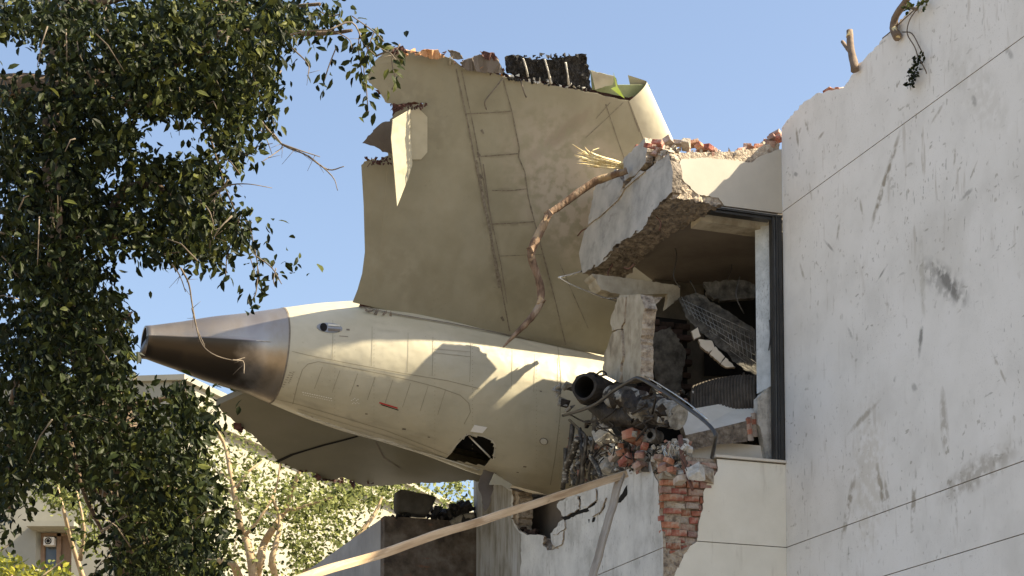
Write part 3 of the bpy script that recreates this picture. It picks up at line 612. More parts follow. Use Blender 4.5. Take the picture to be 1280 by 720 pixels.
bm = bmesh.new()
for p_, v_ in (([(862, 350), (870, 366), (866, 384), (872, 398)], 1.6), ([(905, 300), (915, 330), (908, 352)], 1.8), ([(840, 300), (846, 320), (842, 345), (850, 360)], 1.5), ([(925, 345), (920, 370), (930, 392)], 1.0)):
    tube(bm, curve([front(x, y, v_) for x, y in p_], 4), .008, 5)
mk('ceiling_wires', bm, M['rubber'], label='thin dark wires dangling from the ceiling of the open room', cat='wire')
bm = bmesh.new()
for k in range(90): 
    s = R.uniform(.03, .13); chunk(bm, front(R.uniform(812, 945), R.uniform(488, 512), R.uniform(.8, 1.8)), (s, s, s*.7), 9, R.choice((0, 0, 1, 2)))
mk('room_rubble', bm, [M['darkrubble'], M['rubble'], M['brickstuff']], kind='stuff', label='broken rubble on the floor of the open room behind the white slab', cat='rubble')
for q, v_, lab in (([(880, 352, 1), (930, 350, 1), (944, 356), (944, 372), (900, 376, 1), (884, 368, 1)], 1.5, 'dark broken board wedged under the ceiling above the mesh slab'),
                   ([(812, 420, 1), (838, 408, 1), (858, 440, 1), (850, 492, 1), (826, 496, 1)], 1.6, 'dark torn panel leaning against the dark inner brick wall')):
    bm = bmesh.new(); plate(bm, [front(x, y, v_+(y-400)*.001) for x, y in jag(q, 1.5, 4)], (.02, .08, 0)); mk('broken_board', bm, M['darkrubble'], label=lab, cat='board')
# charred duct
t = bthing('charred_duct', 'charred metal duct with a round open mouth lying on the brick rubble at the corner', 'duct', side(770, 560, .0))
P = lambda x, y, u=-.1: side(x, y, u)
bm = bmesh.new()
mouth, tail = front(731, 484, 1.25), front(768, 499, 1.75)
ax = (tail-mouth).normalized()
ring = tube(bm, [mouth-ax*.02, mouth+ax*.1, mouth+ax*.12, mouth+ax*.3, tail], [.165, .17, .20, .185, .17], 20, 0, cap=False, wob=.05)
inn = tube(bm, [mouth-ax*.02, mouth+ax*.1, mouth+ax*.45], [.13, .125, .12], 20, 1, cap=False, wob=.03)
for k in range(20): bm.faces.new((ring[0][k], ring[0][(k+1) % 20], inn[0][(k+1) % 20], inn[0][k]))
bm.faces.new(inn[-1]).material_index = 1
mk('duct_pipe', bm, [M['steeldark'], M['void']], t, smooth=False)
bm = bmesh.new(); cv = curve([P(764, 495, -.22), P(778, 496, -.17), P(790, 499, -.13), P(803, 512, -.07), P(815, 512, -.05), P(830, 515, -.02), P(848, 521, .06)], 7)
rd = [(.125 if i < 17 else .15)*(1+.16*noise.noise(Vector((i*.45, 2, 1)))) * (1.17 if i in (4, 5, 16, 17, 24, 33) else 1) for i in range(len(cv))]
tube(bm, cv, rd, 26)
for v in bm.verts: v.co += Vector((1, 1, 1))*(noise.noise(v.co*7)*.03+noise.noise(v.co*19)*.014)
for f in bm.faces:
    if noise.noise(f.calc_center_median()*5.5) > .06: f.material_index = 1
    if noise.noise(f.calc_center_median()*3.1+Vector((4, 0, 0))) > .28: f.material_index = 2
mk('duct_body', bm, [M['foil'], M['steeldark'], M['steel']], t)
bm = bmesh.new()
for k in range(22):
    x, y = R.uniform(745, 845), R.uniform(500, 545); chunk(bm, P(x, y, -.2-R.uniform(0, .06)), (R.uniform(.05, .16), .04, R.uniform(.03, .09)), 8, R.choice((0, 1, 1)))
for k in range(9):
    x, y = R.uniform(740, 840), R.uniform(495, 540); tube(bm, curve([P(x, y, -.24), P(x+R.uniform(-16, 16), y+R.uniform(-6, 10), -.28), P(x+R.uniform(-22, 22), y+R.uniform(0, 24), -.22)], 4), R.choice((.006, .01, .014)), 5, 1)
mk('crumpled_fittings', bm, [M['foil'], M['steeldark']], t, kind='stuff')
bm = bmesh.new(); tube(bm, [P(742, 508, -.2), P(765, 518, -.14), P(795, 520, -.08), P(812, 530, -.05)], [.09, .13, .14, .08], 12, wob=.2); mk('duct_underside', bm, M['steeldark'], t)
bm = bmesh.new(); c = P(816, 545, -.16); d = (P(806, 542, -.3)-c).normalized()
r0 = tube(bm, [c+d*.06, c-d*.12], [.075, .075], 14, cap=False, wob=.04); r1_ = tube(bm, [c+d*.06, c-d*.02], [.04, .04], 14, 1, cap=False)
for k in range(14): bm.faces.new((r0[0][k], r0[0][(k+1) % 14], r1_[0][(k+1) % 14], r1_[0][k]))
bm.faces.new(r1_[-1]).material_index = 1
mk('flange', bm, [M['steel'], M['void']], t)
bm = bmesh.new()
for k in range(9):
    c = front(R.uniform(694, 714), R.uniform(482, 512), 2.15); chunk(bm, c, (.14, .05, .12), 8, R.choice((0, 1)))
for k in range(14):
    c = P(R.uniform(735, 830), R.uniform(490, 540), -.12); chunk(bm, c, (.12, .08, .09), 8, R.choice((1, 1, 0)))
mk('crumpled_flange', bm, [M['foil'], M['steeldark']], t, kind='stuff')
bm = bmesh.new()
tube(bm, curve([P(742, 471, -.3), P(752, 464, -.34), P(758, 468, -.34), P(750, 470, -.34)], 4), .012, 6)
tube(bm, curve([P(775, 505, -.2), P(760, 520, -.3), P(735, 528, -.4), P(712, 518, -.45)], 4), .010, 6)
mk('loose_wire', bm, M['steeldark'], t)
# bent tubes
bm = bmesh.new(); tube(bm, curve([P(704, 519, -.52), P(722, 514, -.5), P(745, 505, -.46), P(768, 488, -.42), P(790, 475, -.38), P(799, 473, -.34), P(815, 481, -.3), P(845, 500, -.25), P(878, 524, -.2), P(893, 540, -.18), P(894, 550, -.17), P(890, 572, -.1)], 4), .022, 8)
mk('bent_tube', bm, M['rubber'], label='long black bent tube arching over the duct and down in front of the white slab', cat='tube')
bm = bmesh.new(); tube(bm, curve([P(806, 470, -.3), P(830, 484, -.27), P(860, 504, -.22), P(885, 525, -.18)], 4), .008, 6)
mk('thin_tube', bm, M['chrome'], label='thin bright metal tube running alongside the upper bend of the black tube', cat='tube')
bm = bmesh.new(); tube(bm, [P(850, 545, -.03), P(853, 570, -.05), P(858, 592, -.06)], .028, 8, wob=.05); tube(bm, [P(858, 592, -.06), P(866, 612, -.07)], .02, 6)
mk('rusty_pipe', bm, M['rust'], label='short rusty pipe standing upright beside the exposed brick corner', cat='pipe')
# ribbed hoses and torn frame at the fuselage break
for name, lab, pts_, rr in (('ribbed_hose', 'grey and black ribbed hose hanging along the torn fuselage edge', [(722, 548), (716, 566), (708, 585), (706, 604)], .05),
                     ('ribbed_hose', 'short ribbed hose leaning right under the charred duct, above the timber pole', [(738, 570), (746, 583), (752, 597)], .032)):
    bm = bmesh.new(); cv = curve([P(x, y, -.25) for x, y in pts_], 10); rad = [rr*(1 if i % 2 else .72) for i in range(len(cv))]
    tube(bm, cv, rad, 10, 0); 
    for f in bm.faces: f.material_index = 1 if R.random() < .25 else 0
    mk(name, bm, [M['steel'], M['foil']], label=lab, cat='hose')
bm = bmesh.new()
for (x0, y0, x1, y1, w_) in ((716, 530, 706, 600, .03), (724, 535, 728, 610, .028), (733, 545, 722, 606, .025), (712, 525, 742, 560, .02), (745, 535, 735, 600, .02), (708, 560, 704, 612, .03)):
    tube(bm, [P(x0, y0, -.15), P((x0+x1)/2+R.uniform(-3, 3), (y0+y1)/2, -.12), P(x1, y1, -.1)], w_, 5, wob=.3)
mk('torn_frame_struts', bm, [M['steel']], label='torn metal struts hanging at the ragged edge where the fuselage meets the wall', cat='wreckage')

# rubble pile under the duct
bm = bmesh.new()
for k in range(760):
    t_ = R.random(); x = 712 + t_*148 + R.uniform(-5, 5); y0 = 548 + abs(t_-.62)*10; y = R.uniform(y0, 592)
    if x < 770: y = R.uniform(545, 592 + (770-x)*.35)
    s = .018+.12*R.random()**2.2; chunk(bm, side(x, y, R.uniform(-.06, .14)), (s, s*R.uniform(.6, 1), s*R.uniform(.4, .8)), 9, R.choice((0, 0, 0, 1, 2, 2, 3)))
mk('rubble_pile', bm, [M['rubble'], M['brickstuff'], M['darkrubble'], M['foil']], kind='stuff', label='heap of broken render, dust and brick under the charred duct', cat='rubble')
lb = [(792, 546, 1.35), (779, 566, .9), (800, 568, .8), (784, 575, 1.0), (800, 582, .8), (768, 571, .7), (776, 557, .6), (806, 558, .6), (830, 583, .8), (842, 588, .7), (825, 572, .7), (850, 600, .8), (836, 576, .7)]
for i, (x, y, s) in enumerate(lb):
    p = side(x, y, -.09 - R.uniform(0, .05))
    o = bpy.data.objects.new('loose_brick', bme[i % 6]); col.objects.link(o)
    o.matrix_world = FR['B'] @ Matrix.Translation(p) @ (Matrix.Rotation(R.uniform(-.4, .4), 4, 'X') @ Matrix.Rotation(R.uniform(-.4, .4), 4, 'Y') @ Matrix.Rotation(1.2+R.uniform(-.9, .9), 4, 'Z')) @ Matrix.Diagonal((s*.95, s*1.3, s*1.25, 1))
    if i == 0: tagit(o, 'large dusty red brick on top of the rubble, right under the charred duct', 'brick')
    else: tagit(o, 'loose dusty red brick lying in the rubble heap below the charred duct', 'brick', 'loose bricks in the rubble heap')
for i, (x, y, s, lab) in enumerate(((755, 545, .34, 'large pale cement lump under the charred duct, left of the large brick'), (762, 583, .26, 'pale cement lump just above the upper end of the timber pole'), (735, 560, .24, 'grey cement lump between the two ribbed hoses'), (870, 592, .22, 'tan lump of masonry lodged beside the rusty pipe foot'))):
    bm = bmesh.new(); chunk(bm, side(x, y, -.03), (s, s*.8, s*.75), 18); bmesh.ops.subdivide_edges(bm, edges=bm.edges[:], cuts=2)
    for v in bm.verts: v.co += Vector((1, 1, 1))*noise.noise(v.co*14)*.02
    mk('cement_lump', bm, M['rubble'], label=lab, cat='rubble')
for i, (p_, lab) in enumerate((([(838, 205, 1), (846, 190, 1)], ''),)):
    pass
bm = bmesh.new()
for p_ in ([(736, 285), (728, 288), (722, 295)], [(750, 268), (742, 262)], [(793, 330), (786, 336), (780, 334)], [(766, 330), (760, 341), (762, 350)], [(818, 268), (826, 278), (824, 288)], [(742, 345), (736, 352), (738, 360)]):
    q_ = [side(x, y, UB+.02-.03*i) for i, (x, y) in enumerate(p_)]; tube(bm, curve(q_, 3) if len(q_) > 2 else q_, .009, 5)
mk('rebar', bm, M['rust'], bld, kind='stuff')
bm = bmesh.new()
for k in range(16):
    x, y = R.uniform(715, 850), R.uniform(535, 580); a_ = R.uniform(-1, 1)
    tube(bm, curve([P(x, y, -.1), P(x+12*a_, y+R.uniform(-6, 10), -.18), P(x+24*a_, y+R.uniform(0, 22), -.12)], 4), R.choice((.005, .008, .012)), 5)
mk('loose_cables', bm, M['steeldark'], kind='stuff', label='loose dark cables and rods strewn through the rubble below the charred duct', cat='cables')
# wires of a tangle
bm = bmesh.new()
for k in range(12):
    a_ = R.uniform(825, 846); tube(bm, curve([P(a_, 572, -.05), P(a_+R.uniform(-8, 8), 556+R.uniform(-3, 3), -.1), P(a_+R.uniform(-12, 12), 560+R.uniform(-4, 6), -.12), P(a_+R.uniform(-12, 12), 574, -.1)], 4), .003, 4)
mk('wire_tangle', bm, M['chrome'], label='tangle of thin pale wire beside the duct flange on the brick top', cat='wire')
# torn bright strip by the roof
bm = bmesh.new(); q = lambda x, y, u=-.12: front(x, y, 1.75+u)
tube(bm, curve([q(698, 346, -.2), q(715, 356, -.2), q(742, 367, -.15), q(775, 378, .0)], 4), .016, 6, flat_=.3); tube(bm, curve([q(698, 347, -.2), q(715, 343, -.15), q(727, 339, -.1)], 4), .012, 6); tube(bm, curve([q(735, 364, -.13), q(755, 372, -.1), q(775, 372, .0)], 4), .02, 6, flat_=.4)
mk('bent_metal_strip', bm, M['chrome'], label='bent bright metal strip sticking out below the torn concrete beam', cat='metal strip')

# hanging branch
t = bthing('broken_branch', 'crooked broken branch hanging from the beam in front of the tail fin', 'branch', side(760, 225, -.2))
bp_ = [(784, 213, .1), (758, 222, -.15), (742, 228, -.3), (720, 243, -.4), (700, 258, -.5), (686, 268, -.5), (678, 284, -.5), (668, 304, -.5), (664, 320, -.48), (672, 345, -.45), (676, 362, -.44), (674, 382, -.42), (660, 402, -.42), (644, 418, -.42), (629, 434, -.42)]
rr = [.055, .055, .06, .06, .055, .05, .065, .07, .06, .055, .06, .055, .05, .035, .012]
bm = bmesh.new(); cv = curve([front(x, y, 1.15-u*.5) for x, y, u in bp_], 4)
rad = [rr[min(i//4, 14)]*(1-(i % 4)/4) + rr[min(i//4+1, 14)]*((i % 4)/4) for i in range(len(cv))]
rad = [r*.78*(1+.10*noise.noise(Vector((i*.7, 0, 0)))) for i, r in enumerate(rad)]
tube(bm, cv, rad, 10, wob=.10); mk('limb', bm, M['bark'], t)
bm = bmesh.new()
for (x, y) in ((686, 268), (665, 312), (676, 378)): chunk(bm, front(x, y, 1.36), (.10, .10, .09), 12)
mk('knot', bm, M['bark'], t)
bm = bmesh.new()
for k in range(26):
    a_ = R.uniform(-1, 1); e = (714+R.uniform(0, 30)*(.3+abs(a_)), 194+a_*12+R.uniform(-2, 3))
    cv = [front(778, 207+a_*3, 1.0), front(755, 203+a_*6, .95), front(738, 199+a_*9, .95), front(e[0], e[1], .95)]
    tube(bm, curve(cv, 2), [.03, .032, .03, .025, .02, .012, .003][:7], 4, wob=.35, flat_=.45)
tube(bm, [front(745, 200, .95), front(730, 190, .95), front(715, 180, .95)], [.012, .01, .003], 5)
mk('splintered_wood', bm, M['splinter'], label='burst of pale yellow splintered wood sticking out above the hanging branch', cat='splintered wood')

# stumps on the right wall
for lab, pl_, rr in (('forked branch stump standing on the broken top of the white wall', [[(1069, 88), (1066, 72), (1063, 58), (1062, 38)], [(1064, 66), (1058, 59), (1053, 52)]], [.045, .025]),
                 ('pale bent branch stump hooked over the white wall top, furthest right', [[(1122, 47), (1117, 34), (1121, 18), (1132, 2), (1140, -12)], [(1130, 6), (1140, 10), (1146, 12)]], [.045, .018])):
    t = bthing('branch_stump', lab, 'branch', side(*pl_[0][0], U1-.05))
    for p_, r_ in zip(pl_, rr):
        bm = bmesh.new(); cv = curve([side(x, y, U1-.06) for x, y in p_], 3); tube(bm, cv, [r_*(1-.25*i/len(cv)) for i in range(len(cv))], 8, wob=.1); mk('limb', bm, M['stem'], t)
    bm = bmesh.new(); a_ = side(*pl_[0][-1], U1-.06) if 'forked' in lab else side(*pl_[0][0], U1-.06); b_ = side(*( (1062, 46) if 'forked' in lab else (1118, 37)), U1-.06); tube(bm, [a_, b_], [.03, .046], 7, wob=.2); mk('splintered_end', bm, M['splinter'], t)

def leaf_mesh(V_, F_, p, d, n, L_, W_, Mi, mi):
    """one folded leaf: base p, along d, normal n"""
    s = d.cross(n).normalized(); k = len(V_)
    V_ += [p, p+d*L_*.45-n*L_*.02, p+d*L_-n*L_*.16, p+d*L_*.32+s*W_*.5+n*L_*.05, p+d*L_*.68+s*W_*.42+n*L_*.0, p+d*L_*.32-s*W_*.5+n*L_*.05, p+d*L_*.68-s*W_*.42+n*L_*.0]
    F_ += [(k, k+1, k+3), (k+3, k+1, k+4), (k+4, k+1, k+2), (k, k+5, k+1), (k+5, k+6, k+1), (k+6, k+2, k+1)]
    Mi += [mi]*6
def rdir(down=.5):
    v = Vector((R.gauss(0, 1), R.gauss(0, 1), R.gauss(0, .8)-down)); return v.normalized()
def leaves_obj(name, V_, F_, Mi, mats, parent=None, base=None, **tags):
    b = BASE[parent.name] if parent else base
    me = bpy.data.meshes.new(name); me.from_pydata([v-b for v in V_], [], F_)
    for m in mats: me.materials.append(m)
    me.polygons.foreach_set('material_index', Mi)
    o = bpy.data.objects.new(name, me); col.objects.link(o)
    if parent: o.parent = parent
    else: o.location = b
    return tagit(o, **tags)
# leafy sprig on the wall
BW = FR['B']
t = thing('hanging_sprig', 'small dark leafy sprig hanging down the white wall near the top right', 'sprig', BW @ side(1148, 20, U1-.06), 'W')
bm = bmesh.new()
for p_ in ([(1147, 10), (1137, 25), (1134, 42), (1143, 58), (1147, 70)], [(1128, 40), (1140, 42), (1150, 60), (1155, 70)], [(1158, 0), (1140, 15), (1115, 38), (1103, 48)], [(1150, 75), (1157, 88), (1158, 92)]):
    tube(bm, curve([BW @ side(x, y, U1-.05) for x, y in p_], 4), .006, 5)
mk('stem', bm, M['treebark'], t, 'W')
V_, F_, Mi = [], [], []
for k in range(90):
    tt = R.random(); x = 1150-tt*14+R.gauss(0, 3.5); y = 66+tt*40+R.gauss(0, 3); leaf_mesh(V_, F_, BW @ side(x, y, U1-.04-R.random()*.08), rdir(.8), rdir(0), .05, .028, Mi, 0)
for k in range(40):
    leaf_mesh(V_, F_, BW @ side(R.uniform(1132, 1158), R.uniform(-2, 16), U1-.04-R.random()*.1), rdir(.2), rdir(0), .06, .035, Mi, 1)
leaves_obj('leaves', V_, F_, Mi, [M['leafdark'], M['leafmid']], t, kind='stuff')

# rocks and debris on the rear wing
bm = bmesh.new(); chunk(bm, front(517, 632, vW+.15), (.66, .34, .36), 30, rot=Matrix.Rotation(.12, 3, 'Y'))
bmesh.ops.subdivide_edges(bm, edges=bm.edges[:], cuts=3, use_grid_fill=True)
bmesh.ops.smooth_vert(bm, verts=bm.verts[:], factor=.6, use_axis_x=True, use_axis_y=True, use_axis_z=True)
for v in bm.verts: v.co += Vector((.6, .3, 1))*noise.noise(v.co*7)*.022
mk('concrete_lump', bm, M['boulder'], smooth=True, label='big dark lump of concrete resting on the rear wall top below the tailplane', cat='rubble')
bm = bmesh.new()
for k in range(60):
    t_ = R.random(); c = front(535+t_*62, R.uniform(634 + (6 if t_ < .5 else 0), 655), vW+R.uniform(-.05, .3)); s = R.uniform(.06, .2); chunk(bm, c, (s*1.3, s, s*.7), 9)
for k in range(10): chunk(bm, front(R.uniform(488, 512), R.uniform(641, 648), vW+R.uniform(0, .2)), (.09, .09, .05), 9)
mk('black_debris', bm, M['carbon'], kind='stuff', label='heap of scorched black debris on the rear wall beside the concrete lump', cat='debris')
bm = bmesh.new(); plate(bm, [front(x, y, vW-.06) for x, y in ((562, 652), (577, 644), (592, 641), (594, 646), (580, 654), (564, 656))], (0, .02, .015)); mk('metal_scrap', bm, M['foil'], label='grey scrap of sheet metal lying on the black debris', cat='scrap')

# timber pole and batten
def beam(bm, a, b, wa, ha, n=12):
    a, b = Vector(a), Vector(b); d = (b-a).normalized(); s = d.cross(Vector((0, 0, 1))).normalized(); u_ = s.cross(d)
    pr = None
    for i in range(n+1):
        c = a.lerp(b, i/n) + u_*noise.noise(Vector((i*.8, 3, 0)))*.004
        q_ = [bm.verts.new(c + s*x*wa/2 + u_*y*ha/2) for x, y in ((-1, -1), (1, -1), (1, 1), (-1, 1))]
        if pr:
            for k in range(4): bm.faces.new((pr[k], pr[(k+1) % 4], q_[(k+1) % 4], q_[k]))
        else: bm.faces.new(q_)
        pr = q_
    bm.faces.new(pr[::-1])
def woodframe(name, a, b):
    x = (b-a).normalized(); z = (Vector((0, 0, 1))-x*x.z).normalized(); y = z.cross(x)
    FR[name] = Matrix(((x.x, y.x, z.x, a.x), (x.y, y.y, z.y, a.y), (x.z, y.z, z.z, a.z), (0, 0, 0, 1))); return (b-a).length
def plank(L_, wa, ha, seed, n=40):
    bm = bmesh.new(); pr = None
    for i in range(n+1):
        x = L_*i/n; dz = noise.noise(Vector((i*.16, seed, 0)))*.02; q_ = []
        for y, z in ((-1, -1), (0, -1), (1, -1), (1, 0), (1, 1), (0, 1), (-1, 1), (-1, 0)):
            k = 1+.05*noise.noise(Vector((i*.35, y*3+seed, z*3))); q_.append(bm.verts.new((x+(R.uniform(-.03, .03) if i in (0, n) else 0), y*wa/2*k*(.9 if z else 1), dz+z*ha/2*k*(.92 if y else 1))))
        if pr:
            for k in range(8): bm.faces.new((pr[k], pr[(k+1) % 8], q_[(k+1) % 8], q_[k]))
        else: bm.faces.new(q_)
        pr = q_
    bm.faces.new(pr[::-1]); return bm
L1_ = woodframe('P', at(360, 729, 16.5), at(781, 593, 20.75)); L2_ = woodframe('Q', at(738, 730, 20.0), at(777, 592, 20.7))
M['timber'] = mat('sawn_pine', [(.36, .25, .15), (.52, .39, .25), (.62, .49, .34)], 9, .8, bump=.5, bscale=14, bdist=.01, stretch=(.12, 1.6, 1.6), speck=[(1, (1.2, 9, 9), (0, 0, 0), .58, .66, (.30, .19, .10), .7), (1, (5, 8, 8), (0, 0, 0), .68, .72, (.12, .07, .04), .8), (1, (.8, 30, 30), (0, 0, 0), .60, .68, (.30, .22, .14), .6)])
M['timbergrey'] = mat('weathered_batten', [(.22, .19, .15), (.32, .28, .23), (.40, .36, .30)], 9, .85, bump=.6, bscale=14, bdist=.01, stretch=(.12, 1.6, 1.6), speck=[(1, (.8, 30, 30), (0, 0, 0), .56, .68, (.14, .11, .09), .6)])
mk('timber_pole', plank(L1_, .075, .085, 1), M['timber'], fr='P', base=(0, 0, 0), label='long pale timber pole slanting up to the right towards the broken corner', cat='pole')
mk('wood_batten', plank(L2_, .09, .05, 4), M['timbergrey'], fr='Q', base=(0, 0, 0), label='weathered grey batten leaning steeply against the lower side wall under the pole end', cat='batten')

# ================================================================== AIRCRAFT TAIL
YAW = radians(-3.5)
vA = 4.5
pa = FR['B'] @ Vector((0, vA, 0)); Ud = Matrix.Rotation(-YAW, 3, 'Z') @ U
nA = Vector((-Ud.y, Ud.x, 0))
def hitp(px, py, p0, n):
    r_ = ray(px, py); return CAM + r_*((p0-CAM).dot(n)/r_.dot(n))
T0, N0 = hitp(178, 427, pa, nA), hitp(690, 520, pa, nA)
xh = (N0-T0).normalized(); z0 = (Vector((0, 0, 1)) - xh*xh.z).normalized()
LEAN = radians(35)
yh0 = z0.cross(xh)
zh_ = (z0*cos(LEAN) - yh0*sin(LEAN)).normalized(); yh = zh_.cross(xh)
MA = Matrix((( xh.x, yh.x, zh_.x, T0.x), (xh.y, yh.y, zh_.y, T0.y), (xh.z, yh.z, zh_.z, T0.z), (0, 0, 0, 1)))
FR['A'] = MA; MAi = MA.inverted()
plane = thing('aircraft_tail', 'cream airliner tail with torn fin, dark exhaust cone and hanging tailplane stuck in the building', 'aircraft', (0, 0, 0), 'A')
stn = [(181, 425, 17.5), (186, 425, 18), (225, 429, 27), (260, 433, 37), (300, 438.5, 46.5), (345, 444.5, 59.0), (390, 450.5, 71), (440, 457.5, 81), (490, 466, 85.5), (545, 480, 88.5), (600, 498, 91), (650, 512, 93), (700, 524, 94), (760, 541, 95), (850, 566, 96), (960, 600, 97)]
SX = []
for px, cy, r_ in stn:
    c = hitp(px, cy, pa, nA); e = hitp(px, cy-r_, pa, nA); SX.append((MAi @ c, (e-c).length*.985))
def section(x):
    for (a, ra), (b, rb) in zip(SX, SX[1:]):
        if x <= b.x or b is SX[-1][0]:
            t = (x-a.x)/(b.x-a.x); return a.lerp(b, t), ra+(rb-ra)*t
def smooth_section(x, h=.12):
    cs = [section(max(SX[0][0].x, min(SX[-1][0].x, x+k*h))) for k in (-1, 0, 1)]
    c = (cs[0][0]+cs[1][0]*2+cs[2][0])/4; c.x = x; return c, (cs[0][1]+cs[1][1]*2+cs[2][1])/4
xs_end = SX[5][0].x
upA = MAi.to_3x3() @ z0; sdA = MAi.to_3x3() @ yh0
def ringpt(x, th, lower=0.0):
    c, r_ = smooth_section(x, .12 if x > .5 else .01)
    h = -sin(th)          # th measured so that th=0 faces away, -pi/2 up...
    rr_ = r_*(1+lower) if h < 0 else r_
    d = sdA*cos(th) + upA*(-sin(th))
    return c + d*rr_
NS = 120
def shell(x0, x1, nx, keep=None, lower=None):
    bm = bmesh.new(); pr = None
    for i in range(nx+1):
        x = x0+(x1-x0)*i/nx
        rg = [bm.verts.new(ringpt(x, 2*pi*k/NS, lower(x) if lower else 0)) for k in range(NS)]
        if pr:
            for k in range(NS): bm.faces.new((pr[k], rg[k], rg[(k+1) % NS], pr[(k+1) % NS]))
        pr = rg
    return bm
def proj(p):     # aircraft coordinates -> photo point
    q = MA @ p - CAM; f = Vector((0, cp, sp)); u_ = Vector((0, -sp, cp)); d = q.dot(f); return (CX+F*q.x/d, CY-F*q.dot(u_)/d)
body = shell(xs_end, SX[-1][0].x, 150); bmesh.ops.recalc_face_normals(body, faces=body.faces[:]); body.normal_update()
bvh = BVHTree.FromBMesh(body)
oA = MAi @ CAM
def surf(px, py, off=.003, tree=None):
    d = (MAi.to_3x3() @ ray(px, py)).normalized(); h = (tree or bvh).ray_cast(oA, d)
    if h[0] is None:
        return surf(px, py-2, off, tree) if 560 < py < 640 and px > 540 and tree is None else (None, None)
    n = h[1]; n = n if n.dot(d) < 0 else -n
    return h[0]+n*off, n
HP = [(556, 574), (560, 568), (580, 546), (586, 543), (604, 546), (615, 551), (619, 556), (617, 572), (606, 582)]
dele = [f for f in body.faces if inpoly(*proj(f.calc_center_median()), HP) and (MAi @ CAM - f.calc_center_median()).dot(f.normal) * (1 if f.normal.dot(f.calc_center_median()-section(f.calc_center_median().x)[0]) > 0 else -1) > 0]
bmesh.ops.delete(body, geom=dele, context='FACES')
mk('fuselage', body, M['paint'], plane, smooth=True)
lowf = lambda x: max(0, .34*(1-x/ (SX[4][0].x+.2)))
# exhaust cone, upper shell slightly inside the lower fairing
bm = shell(SX[0][0].x, xs_end-.006, 60, None, lowf); bm.faces.ensure_lookup_table()
for f in bm.faces:
    c = f.calc_center_median(); cc, rr_ = section(c.x)
    f.material_index = 0
c0_, r0_ = section(SX[0][0].x)
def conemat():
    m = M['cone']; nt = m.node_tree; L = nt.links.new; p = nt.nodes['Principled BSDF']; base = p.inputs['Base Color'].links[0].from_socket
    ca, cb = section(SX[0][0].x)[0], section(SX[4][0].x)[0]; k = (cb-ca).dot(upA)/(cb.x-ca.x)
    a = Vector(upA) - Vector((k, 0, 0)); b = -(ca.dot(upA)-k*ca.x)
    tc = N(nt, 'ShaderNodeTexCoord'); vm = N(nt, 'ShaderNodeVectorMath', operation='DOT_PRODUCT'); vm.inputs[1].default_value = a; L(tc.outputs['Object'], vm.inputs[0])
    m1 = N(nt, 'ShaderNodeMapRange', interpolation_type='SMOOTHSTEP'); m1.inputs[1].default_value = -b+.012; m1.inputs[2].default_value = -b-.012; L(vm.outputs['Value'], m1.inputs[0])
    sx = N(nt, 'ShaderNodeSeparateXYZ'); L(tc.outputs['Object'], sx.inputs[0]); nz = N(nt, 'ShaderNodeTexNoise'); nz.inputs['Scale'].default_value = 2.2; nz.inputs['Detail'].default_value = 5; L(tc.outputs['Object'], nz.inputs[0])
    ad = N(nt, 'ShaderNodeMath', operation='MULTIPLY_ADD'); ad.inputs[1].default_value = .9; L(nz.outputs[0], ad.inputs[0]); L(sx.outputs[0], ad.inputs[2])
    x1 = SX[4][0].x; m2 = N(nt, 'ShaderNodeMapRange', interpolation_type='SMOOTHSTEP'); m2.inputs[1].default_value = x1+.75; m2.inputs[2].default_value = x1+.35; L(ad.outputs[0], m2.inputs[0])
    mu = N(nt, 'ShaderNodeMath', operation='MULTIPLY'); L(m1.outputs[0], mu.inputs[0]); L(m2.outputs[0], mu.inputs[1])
    mx = N(nt, 'ShaderNodeMixRGB'); L(mu.outputs[0], mx.inputs[0]); L(base, mx.inputs[1]); mx.inputs[2].default_value = (.06, .048, .036, 1); L(mx.outputs[0], p.inputs['Base Color'])  # darker colour below the ledge, fading out along the cone
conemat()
rim = [v for v in bm.verts if abs(v.co.x-c0_.x) < .01]
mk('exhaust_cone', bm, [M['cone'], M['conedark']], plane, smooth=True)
bm = bmesh.new(); x0 = SX[0][0].x; NR = 40
def rr3(x, k, s_): c, _ = section(x); return c + (sdA*cos(2*pi*k/NR)+upA*sin(2*pi*k/NR))*s_
R1 = [bm.verts.new(rr3(x0, k, r0_)+Vector((-.015, 0, 0))) for k in range(NR)]; R2 = [bm.verts.new(rr3(x0, k, r0_*.86)+Vector((-.012, 0, 0))) for k in range(NR)]; R3 = [bm.verts.new(rr3(x0+.5, k, r0_*.8)) for k in range(NR)]
R0 = [bm.verts.new(rr3(x0+.05, k, r0_*1.04)) for k in range(NR)]
for a_, b_, mi in ((R0, R1, 0), (R1, R2, 0), (R2, R3, 1)):
    for k in range(NR): bm.faces.new((a_[k], a_[(k+1) % NR], b_[(k+1) % NR], b_[k])).material_index = mi
bm.faces.new(R3).material_index = 1
mk('exhaust_rim', bm, [M['cone'], M['void']], plane, smooth=True)
